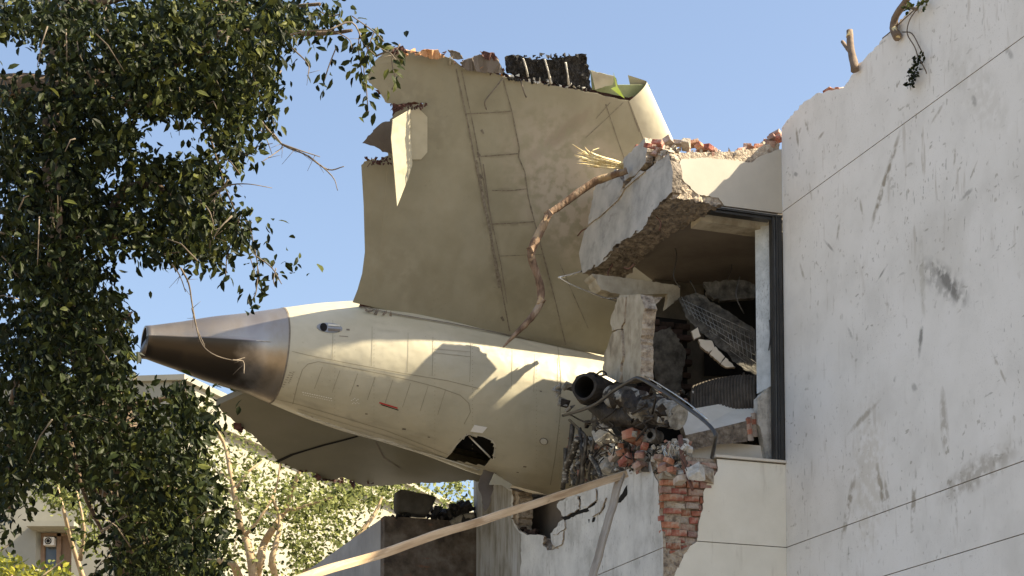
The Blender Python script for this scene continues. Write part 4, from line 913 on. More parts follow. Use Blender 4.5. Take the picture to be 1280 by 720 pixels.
# ledge strip along the cone and lower fairing tip
bm = bmesh.new()
a_ = [ringpt(x0-.03+i*.06, pi-.0)+(-sdA*.012) for i in range(26)]
for i, p in enumerate(a_): pass
tube(bm, a_[1:], [.016*(1-i/30) for i in range(len(a_)-1)], 6, flat_=.6)
mk('cone_ledge', bm, M['edge'], plane)
bm = bmesh.new(); c, r_ = section(x0+.02)
tipp = c - upA*r_*1.35 - Vector((.09, 0, 0))
rg = [ringpt(x0+.005, t_*pi/12+pi if False else t_*pi/12, .345) for t_ in range(13)]
vs_ = [bm.verts.new(p) for p in rg]; tv = bm.verts.new(tipp)
for k in range(12): bm.faces.new((vs_[k], vs_[k+1], tv))
vm = bm.verts.new(c-upA*.01)
bm.faces.new((vs_[0], tv, vs_[12]))
mk('fairing_tip', bm, M['conedark'], plane)
# seam ring between cone and body
def ribbon(name, pts_, wpx, m, off=.004, tree=None, parent=plane):
    bm = bmesh.new(); pr = None
    P_ = []
    for (xa, ya), (xb, yb) in zip(pts_, pts_[1:]):
        n_ = max(1, int(math.hypot(xb-xa, yb-ya)/6))
        for i in range(n_): P_.append((xa+(xb-xa)*i/n_, ya+(yb-ya)*i/n_))
    P_.append(pts_[-1])
    S3 = [surf(x, y, off, tree) for x, y in P_]; S3 = [s for s in S3 if s[0] is not None]
    for i, (p, n) in enumerate(S3):
        d = (S3[min(i+1, len(S3)-1)][0]-S3[max(i-1, 0)][0]).normalized(); s_ = d.cross(n).normalized()*wpx*.0098/2
        q_ = [bm.verts.new(p+s_), bm.verts.new(p-s_)]
        if pr: bm.faces.new((pr[0], pr[1], q_[1], q_[0]))
        pr = q_
    if len(bm.faces): return mk(name, bm, m, parent, 'A')
    bm.free()
bm = bmesh.new(); 
for i in range(NS):
    pass
pr = None
for k in range(NS+1):
    a1, a2 = ringpt(xs_end-.012, 2*pi*k/NS), ringpt(xs_end+.008, 2*pi*k/NS); c, _ = section(xs_end)
    q_ = [bm.verts.new(a1+(a1-c).normalized()*.004), bm.verts.new(a2+(a2-c).normalized()*.004)]
    if pr: bm.faces.new((pr[0], pr[1], q_[1], q_[0]))
    pr = q_
mk('joint_ring', bm, M['seamline'], plane)
# access panel outline, stringer lines
ribbon('panel_seam', [(366, 505), (372, 480), (378, 462), (385, 455), (398, 452), (430, 458), (480, 468), (520, 477), (550, 485), (575, 494), (586, 504), (588, 515), (580, 530)], .9, M['faint'])
ribbon('panel_seam', [(352, 436), (385, 444), (430, 453), (500, 466), (560, 476), (600, 486)], .8, M['faint'])
ribbon('panel_seam', [(338, 497), (372, 505), (430, 522), (480, 537), (540, 560), (560, 568)], 1.0, M['faint'])
ribbon('panel_seam', [(372, 515-4), (430, 529), (500, 550), (556, 572)], .8, M['faint'])
for x in range(395, 560, 22): ribbon('stringer_mark', [(x+8, 459+(x-395)*.18), (x-2, 486+(x-395)*.21)], .6, M['faint'])
for x in (416, 465, 510, 541, 588, 640, 668, 697): ribbon('frame_seam', [(x, 400+(x-416)*.17), (x, 428+(x-416)*.12), (x-1, 450+(x-416)*.16)], .6, M['faint'])
ribbon('frame_seam', [(697, 432), (701, 470), (700, 520), (694, 570), (688, 606)], .9, M['faint'])
ribbon('frame_seam', [(541, 441), (588, 446)], .6, M['faint']); ribbon('frame_seam', [(541, 436), (588, 440)], .5, M['faint'])
ribbon('red_marking', [(474, 503), (497, 510)], 1.8, M['red'], .006); ribbon('dark_marking', [(476, 505.5), (498, 512.5)], 1.2, M['void'], .005)
for i in range(13): ribbon('stencil_marking', [(378+i*2.9, 490+i*.62), (379.8+i*2.9, 490.4+i*.62)], 1.1, M['white'], .006); ribbon('stencil_marking', [(379+i*2.9, 493+i*.62), (380.6+i*2.9, 493.4+i*.62)], .8, M['white'], .006)
for i in range(5): ribbon('stencil_marking', [(439+i*2, 500-(i % 3)*1.2), (440+i*2, 500.3-(i % 3)*1.2)], 1.2, M['white'], .006); ribbon('stencil_marking', [(440+i*2, 504-(i % 2)), (441+i*2, 504.3-(i % 2))], 1.0, M['white'], .006)
for i in range(7): ribbon('stencil_marking', [(352+i*1.6, 483-i*2.9), (355+i*1.6, 483.5-i*2.9)], .7, M['seamline'], .006); ribbon('stencil_marking', [(360+i*1, 478-i*2.2), (362+i*1, 478.5-i*2.2)], .7, M['seamline'], .006)
for (x, y, s_) in ((435, 412, 2.0), (447, 482, 1.2), (505, 536, 2.2), (458, 517, 1.5), (536, 546, 1.4), (390, 521, 1.4), (656, 583, 2), (647, 590, 1.4), (676, 489, 1.2)):
    ribbon('rivet_cap', [(x-s_, y), (x+s_, y+.4)], s_*1.3, M['seamline'], .004)
# rivet rows: one joined part
bm = bmesh.new()
for x in (416, 465, 541, 588, 668, 697):
    for y in range(405, 560, 5):
        p, n = surf(x+2.5, y+(x-416)*.15, .003)
        if p is None: continue
        a_ = n.orthogonal().normalized()*.006; b_ = n.cross(a_); bm.faces.new([bm.verts.new(p+q) for q in (a_, b_, -a_, -b_)])
mk('rivets', bm, M['faint'], plane, kind='stuff')
# oval vent
def patch(name, poly, m, off, thick=None, mi2=None):
    P_ = [surf(x, y, off) for x, y in poly]; n = sum((q[1] for q in P_), Vector()).normalized()
    bm = bmesh.new(); plate(bm, [q[0] for q in P_], -n*(thick or .004), 0, 0); return mk(name, bm, m, plane, 'A')
ov = lambda cx_, cy_, a_, b_, k_=20: [(cx_+a_*cos(2*pi*i/k_), cy_+b_*sin(2*pi*i/k_)+.08*a_*cos(2*pi*i/k_)) for i in range(k_)]
v1 = patch('vent', ov(412, 410, 16, 6), M['alu'], .010, .012); patch('vent_slot', ov(404.5, 409.5, 4.5, 5), M['void'], .014, .004); patch('vent_slot', [(410, 405.5), (425, 407), (425, 409), (410, 408)], M['edge'], .014, .004)
patch('vent_slot', [(410, 411), (426, 412), (424, 415), (410, 414.5)], M['seamline'], .014, .004)
ribbon('panel_seam', [(424, 420), (435, 421)], .8, M['seamline'])
patch('white_placard', [(593, 531), (609, 534), (603, 541), (588, 539)], M['white'], .010, .006)
patch('round_light', ov(679.5, 551.5, 4.2, 3.4, 12), M['edge'], .02, .02); patch('light_ring', ov(679.5, 551.5, 5.4, 4.4, 12), M['seamline'], .008, .006)
# hatch rim, strut and torn skin
ribbon('hatch_rim', [(553, 575), (560, 567), (580, 545), (587, 542), (604, 545), (615, 550), (619, 556), (618, 565), (617, 574)], 2.0, M['edge'], .006)
ribbon('hatch_rim', [(545, 568), (560, 575), (582, 580), (606, 586)], 2.6, M['edge'], .012)
bm = bmesh.new(); a_, n1_ = surf(585, 542, -.01); b_, n2_ = surf(620, 575, -.02)
tube(bm, [MAi @ hitp(586, 545, MA @ surf(600, 560, .03)[0], nA), MAi @ hitp(613, 572, MA @ surf(600, 560, .03)[0], nA)], .012, 6); mk('hatch_strut', bm, M['edge'], plane, 'A')
bm = bmesh.new()
c, r_ = section((MAi @ hitp(590, 560, pa, nA)).x); hc, hn = surf(590, 590, 0)
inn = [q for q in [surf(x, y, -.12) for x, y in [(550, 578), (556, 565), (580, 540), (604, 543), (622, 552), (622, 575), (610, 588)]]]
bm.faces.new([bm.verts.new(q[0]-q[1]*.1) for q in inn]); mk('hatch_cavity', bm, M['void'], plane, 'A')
bm = bmesh.new()
sk = [(606, 583), (618, 572), (620, 590), (617, 612), (612, 630), (606, 642), (603, 625), (598, 606)]
P_ = []
for x, y in jag([(a_, b_, 1) for a_, b_ in sk], 1.2, 4):
    P_.append(MAi @ hitp(x, y, MA @ surf(608, 588, .03)[0], nA))
plate(bm, P_, (0, .02, 0)); mk('torn_skin', bm, M['ceil'], plane, 'A')
bm = bmesh.new(); P_ = [MAi @ hitp(x, y, MA @ surf(630, 590, .06)[0], nA) for x, y in jag([(618, 592, 1), (640, 606, 1), (636, 612), (626, 606, 1), (612, 606, 1)], .6, 4)]; plate(bm, P_, (0, .02, 0)); mk('torn_skin', bm, M['paint'], plane, 'A')

# ------------------------------ fin
YF = -.13
def fpix(px, py, off=0.0): return pix(px, py, 'A', 'y', YF+off)
fin_out = [(443, 381), (449, 366), (455, 345), (458.5, 318), (457, 260), (454, 209, 1), (463, 201, 1), (475, 203, 1), (488, 197, 1), (489, 178), (490, 152, 1), (497, 143, 1), (512, 134, 1), (532, 132, 1), (520, 129, 1), (500, 133, 1), (484, 130, 1), (477, 117, 1), (464, 106, 1), (461, 96, 1), (474, 76, 1), (488, 63, 1), (500, 64, 1), (520, 66, 1), (545, 67, 1), (565, 74, 1), (580, 86, 1), (618, 92, 1), (632, 97, 1), (655, 101, 1), (700, 108, 1), (738, 115, 1), (765, 121, 1), (785, 125), (800, 168), (822, 225), (850, 300), (860, 460), (757, 443), (690, 430), (600, 411), (500, 393)]
bm = bmesh.new()
oy = jag(fin_out, 1.1, 4)
f = bm.faces.new([bm.verts.new(fpix(x, y)) for x, y in oy])
p0_, p1_ = fpix(443, 381), fpix(860, 381)
nseg = 16
for i in range(1, nseg):
    x = p0_.x + (p1_.x-p0_.x)*i/nseg
    bmesh.ops.bisect_plane(bm, geom=bm.verts[:]+bm.edges[:]+bm.faces[:], plane_co=(x, 0, 0), plane_no=(1, 0, 0))
def camber(p):
    t = (p.x-p0_.x)/(p1_.x-p0_.x); return .10 - .16*math.sin(min(1, max(0, t))*pi*.62)
for v in bm.verts: v.co.y += camber(v.co)
finbvh = BVHTree.FromBMesh(bm)
ret = bmesh.ops.extrude_face_region(bm, geom=bm.faces[:])
bmesh.ops.translate(bm, verts=[g for g in ret['geom'] if isinstance(g, bmesh.types.BMVert)], vec=(0, .012, 0))
def fst(x0_, y0_, x1_, y1_, wpx, c, f_):
    a, b = fpix(x0_, y0_), fpix(x1_, y1_); return (((a.x+b.x)/2, (a.z+b.z)/2), math.hypot(b.x-a.x, b.z-a.z)/2*1.2, wpx/105*.8, math.atan2(b.z-a.z, b.x-a.x), c, f_)
GR_ = (.19, .17, .12)
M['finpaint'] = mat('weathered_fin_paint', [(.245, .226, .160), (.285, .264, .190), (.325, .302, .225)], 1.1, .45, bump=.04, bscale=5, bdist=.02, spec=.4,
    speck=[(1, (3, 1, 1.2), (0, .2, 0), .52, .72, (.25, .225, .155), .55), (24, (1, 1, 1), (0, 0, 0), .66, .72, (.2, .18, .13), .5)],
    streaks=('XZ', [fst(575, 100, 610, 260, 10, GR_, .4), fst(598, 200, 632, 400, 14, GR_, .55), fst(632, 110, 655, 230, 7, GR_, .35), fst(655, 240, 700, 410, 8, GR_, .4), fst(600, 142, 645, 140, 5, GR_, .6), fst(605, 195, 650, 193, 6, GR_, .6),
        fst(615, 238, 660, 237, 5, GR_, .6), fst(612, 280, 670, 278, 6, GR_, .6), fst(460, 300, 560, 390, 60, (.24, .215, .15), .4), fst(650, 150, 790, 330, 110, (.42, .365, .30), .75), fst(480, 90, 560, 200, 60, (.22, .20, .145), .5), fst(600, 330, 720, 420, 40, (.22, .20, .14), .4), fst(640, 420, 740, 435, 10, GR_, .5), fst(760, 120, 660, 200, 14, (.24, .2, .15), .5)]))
wavy(M['finpaint'], 1.6, .06, (1, 1, .5))
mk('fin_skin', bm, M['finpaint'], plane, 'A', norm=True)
# far skin of the fin
bm = bmesh.new()
far = [(447, 381), (458, 340), (462, 300), (458, 212, 1), (492, 202, 1), (494, 140, 1), (540, 136, 1), (540, 120, 1), (488, 124, 1), (466, 104, 1), (490, 68, 1), (520, 70, 1), (560, 78, 1), (628, 92, 1), (700, 100, 1), (745, 112, 1), (800, 118), (822, 200), (870, 300), (870, 470), (600, 420)]
P_ = [pix(x, y, 'A', 'y', YF+.22) for x, y in jag(far, 1.5, 4)]
for p in P_: t = min(1, max(0, (p.x-p0_.x)/(p1_.x-p0_.x))); p.y = YF + .12 + .16*sin(t*pi*.62)
plate(bm, P_, (0, .01, 0)); mk('fin_far_skin', bm, M['torn'], plane, 'A')
def fs(px, py, off): 
    d = (MAi.to_3x3() @ ray(px, py)).normalized(); h = finbvh.ray_cast(oA, d)
    p = h[0] if h[0] is not None else fpix(px, py); return Vector((p.x, p.y-off, p.z))
# black torn composite bay with ribs
bm = bmesh.new()
cb = [(630, 71, 1), (640, 68, 1), (655, 72, 1), (675, 74, 1), (700, 72, 1), (715, 70, 1), (731, 67, 1), (736, 82, 1), (739, 112, 1), (722, 111, 1), (700, 107, 1), (672, 101, 1), (650, 97, 1), (634, 92, 1)]
rough(bm, [fpix(x, y, .02) for x, y in jag(cb, 1.6, 3.5)], .03, 3, 9); mk('composite_bay', bm, M['carbon'], plane, 'A')
for (xa, ya, xb, yb) in ((654, 73, 660, 96), (681, 74, 689, 105), (707, 78, 711, 106)):
    bm = bmesh.new(); tube(bm, [fpix(xa, ya, -.02), fpix((xa+xb)/2+.5, (ya+yb)/2, -.02), fpix(xb, yb, -.02)], [.014, .012, .018], 5, wob=.25); mk('rib', bm, M['rubble'], plane, 'A')
bm = bmesh.new()
for k in range(50):
    x = R.uniform(628, 740); y = 94+(x-632)*.17+R.uniform(-3, 3); chunk(bm, fpix(x, y, 0), (R.uniform(.03, .09), .03, R.uniform(.02, .05)), 8, R.choice((0, 0, 1)))
for k in range(26):
    x = R.uniform(632, 735); y = 70+R.uniform(-2, 3); chunk(bm, fpix(x, y, .02), (R.uniform(.02, .07), .03, R.uniform(.02, .06)), 7, 0)
mk('torn_composite', bm, [M['carbon'], M['rubble']], plane, 'A', kind='stuff')
# torn top edge
bm = bmesh.new()
for k in range(60):
    t_ = R.random(); x = 488+t_*140; y = 64+t_*26*(1 if t_ > .5 else .35)+R.uniform(-3, 3); s = R.uniform(.03, .09)
    chunk(bm, fpix(x, y, .03), (s*1.3, .03, s*.5), 7, R.choice((0, 1, 1, 2)))
for k in range(26): chunk(bm, fpix(R.uniform(486, 534), R.uniform(130, 136), .02), (R.uniform(.03, .08), .03, .03), 7, 1)
for k in range(26): chunk(bm, fpix(R.uniform(456, 492), R.uniform(197, 206), .02), (R.uniform(.03, .07), .03, .03), 7, 1)
mk('torn_edge', bm, [M['orange'], M['torn'], M['faint']], plane, 'A', kind='stuff')
for q, m in (([(530, 62, 1), (548, 62, 1), (553, 73, 1), (540, 74, 1), (522, 67, 1)], 'orange'), ([(490, 60, 1), (504, 57, 1), (510, 66, 1), (492, 66, 1)], 'torn'), ([(560, 62, 1), (575, 66, 1), (580, 74, 1), (566, 74, 1)], 'seamline'), ([(575, 78, 1), (600, 68, 1), (622, 73, 1), (632, 92, 1), (600, 90, 1), (582, 87, 1)], 'ceil'), ([(600, 64, 1), (618, 66, 1), (624, 76, 1), (606, 74, 1)], 'torn')):
    bm = bmesh.new(); plate(bm, [fpix(x, y, -.01+R.uniform(-.01, .03)) for x, y in jag(q, .8, 3)], (0, .015, 0)); mk('torn_scrap', bm, M[m], plane, 'A')
bm = bmesh.new(); plate(bm, [fpix(x, y, .12) for x, y in jag([(468, 112, 1), (500, 122, 1), (528, 128, 1), (516, 146, 1), (492, 150, 1), (490, 130, 1)], 1, 3)], (0, .02, 0)); mk('dark_tear', bm, M['torn'], plane, 'A')
# torn trailing flag
bm = bmesh.new(); plate(bm, [fpix(x, y, .06) for x, y in jag([(453, 179, 1), (460, 170, 1), (472, 158, 1), (482, 152, 1), (490, 151), (490, 193, 1), (478, 190, 1), (470, 184, 1)], 1.0, 4)], (0, .01, 0)); mk('torn_skin', bm, M['ceil'], plane, 'A')
# curled bright skin flap: catches the sun
L1, L2, L3, L4 = fpix(491, 150, -.30), fpix(489, 172, -.36), fpix(493, 215, -.40), fpix(496.5, 258, -.42)
rs = [fpix(513, 137, -.03), fpix(513, 162, -.03), fpix(515.5, 206, -.05), fpix(511, 221, -.12)]
bm = bmesh.new(); la = [L1, L2, L3, L4]; grid = []
va = [bm.verts.new(p) for p in la]; vb = [bm.verts.new(p) for p in rs]
for i in range(3): bm.faces.new((va[i], va[i+1], vb[i+1], vb[i]))
ret = bmesh.ops.extrude_face_region(bm, geom=bm.faces[:]); bmesh.ops.translate(bm, verts=[g for g in ret['geom'] if isinstance(g, bmesh.types.BMVert)], vec=(-.006, .006, 0))
mk('curled_skin', bm, M['paint'], plane, 'A')
bm = bmesh.new(); plate(bm, [fs(x, y, .012) for x, y in jag([(513, 138), (522, 134), (534, 146), (534, 190), (526, 199, 1), (514, 199)], .5, 4)], (0, .008, 0)); mk('skin_patch', bm, M['paint'], plane, 'A')
# leading edge
bm = bmesh.new()
le = [(785, 125, 793, 147), (812, 105, 843, 173)]
rows = []
for t_ in [i/10 for i in range(0, 31)]:
    a_ = fpix(785+t_*17.5, 125+t_*48); a_.y += camber(a_)
    b_ = fpix(812+t_*30, 104+t_*66)
    ch = b_.x-a_.x; row_ = []
    for k in range(15):
        s = k/14; th = s*pi
        row_.append(bm.verts.new(Vector((a_.x+ch*sin(th*.5+0)*(1) if th <= pi else 0, 0, a_.z+(b_.z-a_.z)*sin(th*.5)))))
        row_[-1].co.y = a_.y + (1-cos(th*.5))*.17
    for k in range(1, 13):
        s = k/12; row_.append(bm.verts.new(Vector((b_.x-ch*(1-cos(s*pi/2)), a_.y+.17+s*.12, b_.z))))
    rows.append(row_)
for r1, r2 in zip(rows, rows[1:]):
    for k in range(len(r1)-1): bm.faces.new((r1[k], r1[k+1], r2[k+1], r2[k]))
mk('leading_edge', bm, M['paint'], plane, 'A', smooth=True)
bm = bmesh.new(); plate(bm, [fpix(x, y, .12) for x, y in jag([(738, 88, 1), (755, 92, 1), (770, 97, 1), (772, 106), (812, 106), (812, 112), (786, 122), (765, 118, 1), (740, 112)], .8, 4)], (0, .01, 0)); mk('primed_panel', bm, M['primer'], plane, 'A')
bm = bmesh.new(); plate(bm, [fpix(x, y, .02) for x, y in jag([(739, 89, 1), (768, 95, 1), (766, 106, 1), (750, 110, 1), (744, 112)], .8, 4)], (0, .01, 0)); mk('torn_skin', bm, M['paint'], plane, 'A')
bm = bmesh.new(); plate(bm, [fpix(x, y, -.03) for x, y in ((767, 91), (772, 108), (781, 123), (776, 120), (764, 111), (770, 108))], (0, .01, 0)); mk('lime_scrap', bm, M['lime'], plane, 'A')
# grime seams of the fin
def fline(name, pts_, wpx, m, off=.004):
    bm = bmesh.new(); pr = None; P_ = []
    for (xa, ya), (xb, yb) in zip(pts_, pts_[1:]):
        n_ = max(1, int(math.hypot(xb-xa, yb-ya)/7))
        for i in range(n_): P_.append((xa+(xb-xa)*i/n_, ya+(yb-ya)*i/n_))
    P_.append(pts_[-1]); S3 = [fs(x, y, off) for x, y in P_]
    for i, p in enumerate(S3):
        d = (S3[min(i+1, len(S3)-1)]-S3[max(i-1, 0)]).normalized(); s_ = d.cross(Vector((0, 1, 0))).normalized()*wpx*.0096/2*R.uniform(.55, 1.3)
        q_ = [bm.verts.new(p+s_), bm.verts.new(p-s_)]
        if pr: bm.faces.new((pr[0], pr[1], q_[1], q_[0]))
        pr = q_
    return mk(name, bm, m, plane, 'A')
M['grime'] = mat('brown_grime', [(.12, .10, .075), (.19, .165, .125), (.25, .22, .175)], 30, .7, bump=0)
fline('fin_seam', [(570, 86), (584, 150), (600, 235), (622, 335), (637, 414)], 2.0, M['grime']); fline('fin_seam', [(577, 88), (592, 160), (608, 245), (626, 330), (634, 380)], 1.2, M['grime'])
fline('fin_seam', [(595, 200), (612, 285), (624, 360)], 3.0, M['grime']); fline('fin_seam', [(604, 205), (610, 250), (616, 288)], 1.6, M['seamline'])
fline('fin_seam', [(629, 100), (640, 140), (649, 185), (648, 196), (656, 215), (660, 245), (670, 285), (682, 330), (695, 380), (707, 431)], 1.7, M['grime'])
fline('fin_seam', [(584, 142), (610, 141), (638, 139)], 1.3, M['grime']); fline('fin_seam', [(596, 196), (620, 194), (648, 192)], 1.4, M['grime'])
fline('fin_seam', [(615, 238), (640, 238), (658, 236)], 1.3, M['grime']); fline('fin_seam', [(612, 280), (640, 279), (668, 277)], 1.3, M['grime']); fline('fin_seam', [(625, 320), (650, 319), (678, 318)], .9, M['grime'])
fline('fin_seam', [(757, 130), (772, 175), (786, 215)], 1.0, M['grime']); fline('fin_seam', [(700, 330), (735, 410)], .8, M['grime'])
fline('fin_scratch', [(779, 128), (756, 150), (732, 172)], .8, M['grime']); fline('fin_scratch', [(768, 122), (745, 148)], .8, M['grime'])
fline('fin_seam', [(785, 126), (799, 165)], 1.2, M['seamline'])
for (x, y) in ((601, 218), (628, 396), (623, 340), (598, 190), (603, 162)): fline('grime_spot', [(x-1.5, y), (x+1.5, y+5)], 3.2, M['seamline'], .006)
bm = bmesh.new(); tube(bm, curve([fs(630, 94, .03), fs(618, 108, .06), fs(606, 122, .07), fs(604, 128, .07), fs(607, 136, .04)], 3), .008, 6); tube(bm, curve([fs(650, 100, .03), fs(653, 112, .05), fs(657, 121, .03)], 3), .009, 6); mk('hanging_cable', bm, M['seamline'], plane, 'A')
# gap between fin root and fuselage, with torn seal
ribbon('root_gap', [(448, 384), (470, 389), (500, 395), (560, 405), (610, 415), (660, 425), (700, 433), (730, 438)], 2.0, M['seamline'], .02)
bm = bmesh.new()
for k in range(8):
    x = R.uniform(458, 490); s_ = surf(x, 391+(x-460)*.15, .04)[0]
    if s_ is None: s_ = fpix(x, 390)
    chunk(bm, s_, (.09, .03, .035), 7)
mk('torn_seal', bm, M['seamline'], plane, 'A')

# ------------------------------ tailplane on the far side, drooping
DR = radians(10)
rootw = hitp(345, 497, pa, nA) + nA*.05; nS = (Vector((0, 0, 1))*cos(DR) + nA*sin(DR)); nS = (nS - Ud*Ud.dot(nS)).normalized()
xtilt = Vector((Ud.x, Ud.y, xh.z)).normalized(); nS = (nS - xtilt*xtilt.dot(nS)).normalized()
rootw = hitp(345, 494, pa, nA)
def sp_(px, py, off=0): return MAi @ (hitp(px, py, rootw, nS) + nS*off)
tail_ = [(270, 507), (286, 500), (306, 491), (330, 488), (345, 490), (372, 502), (428, 522), (500, 544), (550, 557), (600, 572), (640, 585), (645, 600), (600, 602, 1), (585, 600, 1), (560, 603, 1), (520, 604, 1), (480, 607, 1), (455, 608, 1), (440, 601, 1), (430, 597, 1), (414, 600, 1), (404, 600, 1), (396, 592, 1), (372, 588, 1), (356, 580, 1), (348, 578, 1), (343, 570, 1), (332, 560, 1), (318, 546, 1), (300, 533, 1), (290, 524, 1), (280, 517, 1)]
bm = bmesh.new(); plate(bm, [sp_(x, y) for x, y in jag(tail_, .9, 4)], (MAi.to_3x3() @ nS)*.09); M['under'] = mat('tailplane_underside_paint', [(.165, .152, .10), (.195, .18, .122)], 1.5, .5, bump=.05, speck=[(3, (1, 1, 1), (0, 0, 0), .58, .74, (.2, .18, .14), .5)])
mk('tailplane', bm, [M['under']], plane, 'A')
def sline(name, pts_, wpx, m):
    bm = bmesh.new(); pr = None; S3 = [sp_(x, y, -.004) for x, y in pts_]
    nn = MAi.to_3x3() @ nS
    for i, p in enumerate(S3):
        d = (S3[min(i+1, len(S3)-1)]-S3[max(i-1, 0)]).normalized(); s_ = d.cross(nn).normalized()*wpx*.02*R.uniform(.7, 1.2)
        q_ = [bm.verts.new(p+s_), bm.verts.new(p-s_)]
        if pr: bm.faces.new((pr[0], pr[1], q_[1], q_[0]))
        pr = q_
    mk(name, bm, m, plane, 'A')
sline('elevator_gap', [(346, 577), (365, 568), (385, 562), (405, 556), (425, 551), (447, 545)], 1.4, M['void'])
sline('elevator_seam', [(470, 552), (480, 572), (500, 585)], .5, M['seamline'])
bm = bmesh.new()
for k in range(44):
    t_ = R.random(); x = 345+t_*120; y = 577+min(1, t_*1.6)*26+R.uniform(-2, 2); chunk(bm, sp_(x, y, R.uniform(-.02, .06)), (R.uniform(.04, .12), .04, .03), 7)
for x, y in ((296, 530), (300, 534), (398, 594), (405, 599), (442, 604)): chunk(bm, sp_(x, y, -.02), (.12, .12, .06), 8)
mk('torn_edge', bm, M['torn'], plane, 'A', kind='stuff')
bm = bmesh.new(); P_ = [surf(x, y, .02) for x, y in ((330, 498), (372, 514), (428, 534), (500, 556), (550, 570), (600, 586))]; P_ = [q for q in P_ if q[0] is not None]
if len(P_) > 2: tube(bm, curve([q[0] for q in P_], 4), .010, 6); mk('root_seal', bm, M['edge'], plane, 'A')
else: bm.free()

# ================================================================== BACKGROUND BUILDINGS
def farbuilding(label, corner, YY, ztop_px, dl, dr, wl, wr, wins=()):
    c = at(corner, ztop_px, YY); H = c.z; c = Vector((c.x, c.y, 0)); t = thing('far_building', label, 'building', c, 'W')
    dl, dr = Vector((*dl, 0)).normalized(), Vector((*dr, 0)).normalized()
    for d, L_ in ((dl, wl), (dr, wr)):
        bm = bmesh.new(); o_ = dr if d is dl else dl
        # wall with real openings: strips around windows
        ops = [w_ for w_ in wins if (w_[0] == 'L') == (d is dl)]
        xs_ = sorted({0, L_, *[w_[1] for w_ in ops], *[w_[2] for w_ in ops]}); zs_ = sorted({0, H, *[w_[3] for w_ in ops], *[w_[4] for w_ in ops]})
        for xa, xb in zip(xs_, xs_[1:]):
            for za, zb in zip(zs_, zs_[1:]):
                xm, zm = (xa+xb)/2, (za+zb)/2
                if any(w_[1] < xm < w_[2] and w_[3] < zm < w_[4] for w_ in ops): continue
                plate(bm, [c+d*xa+Vector((0, 0, za)), c+d*xb+Vector((0, 0, za)), c+d*xb+Vector((0, 0, zb)), c+d*xa+Vector((0, 0, zb))], o_*.35)
        mk('wall', bm, M['farwall'], t, 'W')
        for w_ in ops:
            bm = bmesh.new(); xa, xb, za, zb = w_[1:5]; q = lambda x, z, k: c+d*x+Vector((0, 0, z))+o_*k
            for (x1_, x2_, z1_, z2_) in ((xa, xa+.08, za, zb), (xb-.08, xb, za, zb), ((xa+xb)/2-.05, (xa+xb)/2+.05, za, zb), (xa+.08, xb-.08, zb-.08, zb), (xa+.08, xb-.08, za, za+.08)):
                plate(bm, [q(x1_, z1_, .22), q(x2_, z1_, .22), q(x2_, z2_, .22), q(x1_, z2_, .22)], o_*.06)
            wn = mk('window', bm, M['brownwood'], t, 'W')
            bm = bmesh.new(); plate(bm, [q(xa, za, .3), q((xa+xb)/2, za, .3), q((xa+xb)/2, zb, .3), q(xa, zb, .3)], o_*.02); mk('board', bm, M['brownwood'], wn, 'W')
            bm = bmesh.new(); plate(bm, [q((xa+xb)/2, za, .31), q(xb, za, .31), q(xb, zb, .31), q((xa+xb)/2, zb, .31)], o_*.02); mk('pane', bm, M['glass'], wn, 'W')
    bm = bmesh.new(); z_ = Vector((0, 0, H)); plate(bm, [c+z_-dl*.15-dr*.15, c+z_+dl*wl-dr*.15, c+z_+dl*wl+dr*wr, c+z_+dr*wr-dl*.15], (0, 0, .18)); mk('roof', bm, M['farwall'], t, 'W')
    return t, c, H, dl, dr
t, c, H, dl, dr = farbuilding('pale building with a sloping looking roofline behind the light green tree', 228, 58, 476, (-1, .12), (.41, 1), 14, 30)
bm = bmesh.new(); plate(bm, [c+Vector((0, 0, H-1.1))-dl*.1-dr*.25, c+Vector((0, 0, H-1.1))+dr*30-dl*.1-dr*0, c+Vector((0, 0, H-1.1))+dr*30-dl*.3, c+Vector((0, 0, H-1.1))-dl*.3-dr*.25], (0, 0, .15)); mk('ledge', bm, M['farwall'], t, 'W')
# building at the lower left with the window and the air conditioner
YW = 42.0
wa, wb = at(20, 665, YW), at(91, 665, YW)
cc = at(172, 500, YW)
zw1 = at(60, 664, YW).z; zw0 = at(60, 735, YW).z
t, c, H, dl, dr = farbuilding('pale plastered building with a boarded window at the lower left behind the dark tree', 172, YW, 560, (-1, 0.0), (.3, 1), 14, 8, [('L', cc.x-at(89, 665, YW).x, cc.x-at(44, 665, YW).x, zw0, zw1)])
bm = bmesh.new(); z_ = Vector((0, 0, zw1+.03)); a_, b_ = c+dl*(cc.x-at(97, 665, YW).x), c+dl*(cc.x-at(38, 665, YW).x); plate(bm, [a_+z_, b_+z_, b_+z_-Vector((0, .45, 0)), a_+z_-Vector((0, .45, 0))], (0, 0, .12)); mk('window_hood', bm, M['farwall'], t, 'W')
ac = thing('air_conditioner', 'white air conditioner with a round black fan, in the boarded window at the lower left', 'air conditioner', at(60, 681, YW+.1), 'W')
a_, b_ = at(54, 681, YW), at(67, 671, YW)
bm = bmesh.new(); box(bm, (a_.x, YW+.02, a_.z), (b_.x, YW+.28, b_.z)); mk('casing', bm, M['acwhite'], ac, 'W')
bm = bmesh.new(); c_ = at(60, 676, YW); k0 = [bm.verts.new((c_.x+cos(i*pi/10)*.08, YW+.012, c_.z+sin(i*pi/10)*.08)) for i in range(20)]; bm.faces.new(k0); mk('fan', bm, M['void'], ac, 'W')
bm = bmesh.new()
for rr_ in (.05, .09): tube(bm, [(c_.x+cos(i*pi/8)*rr_, YW+.004, c_.z+sin(i*pi/8)*rr_) for i in range(17)], .006, 4)
mk('fan_grille', bm, M['acwhite'], ac, 'W')

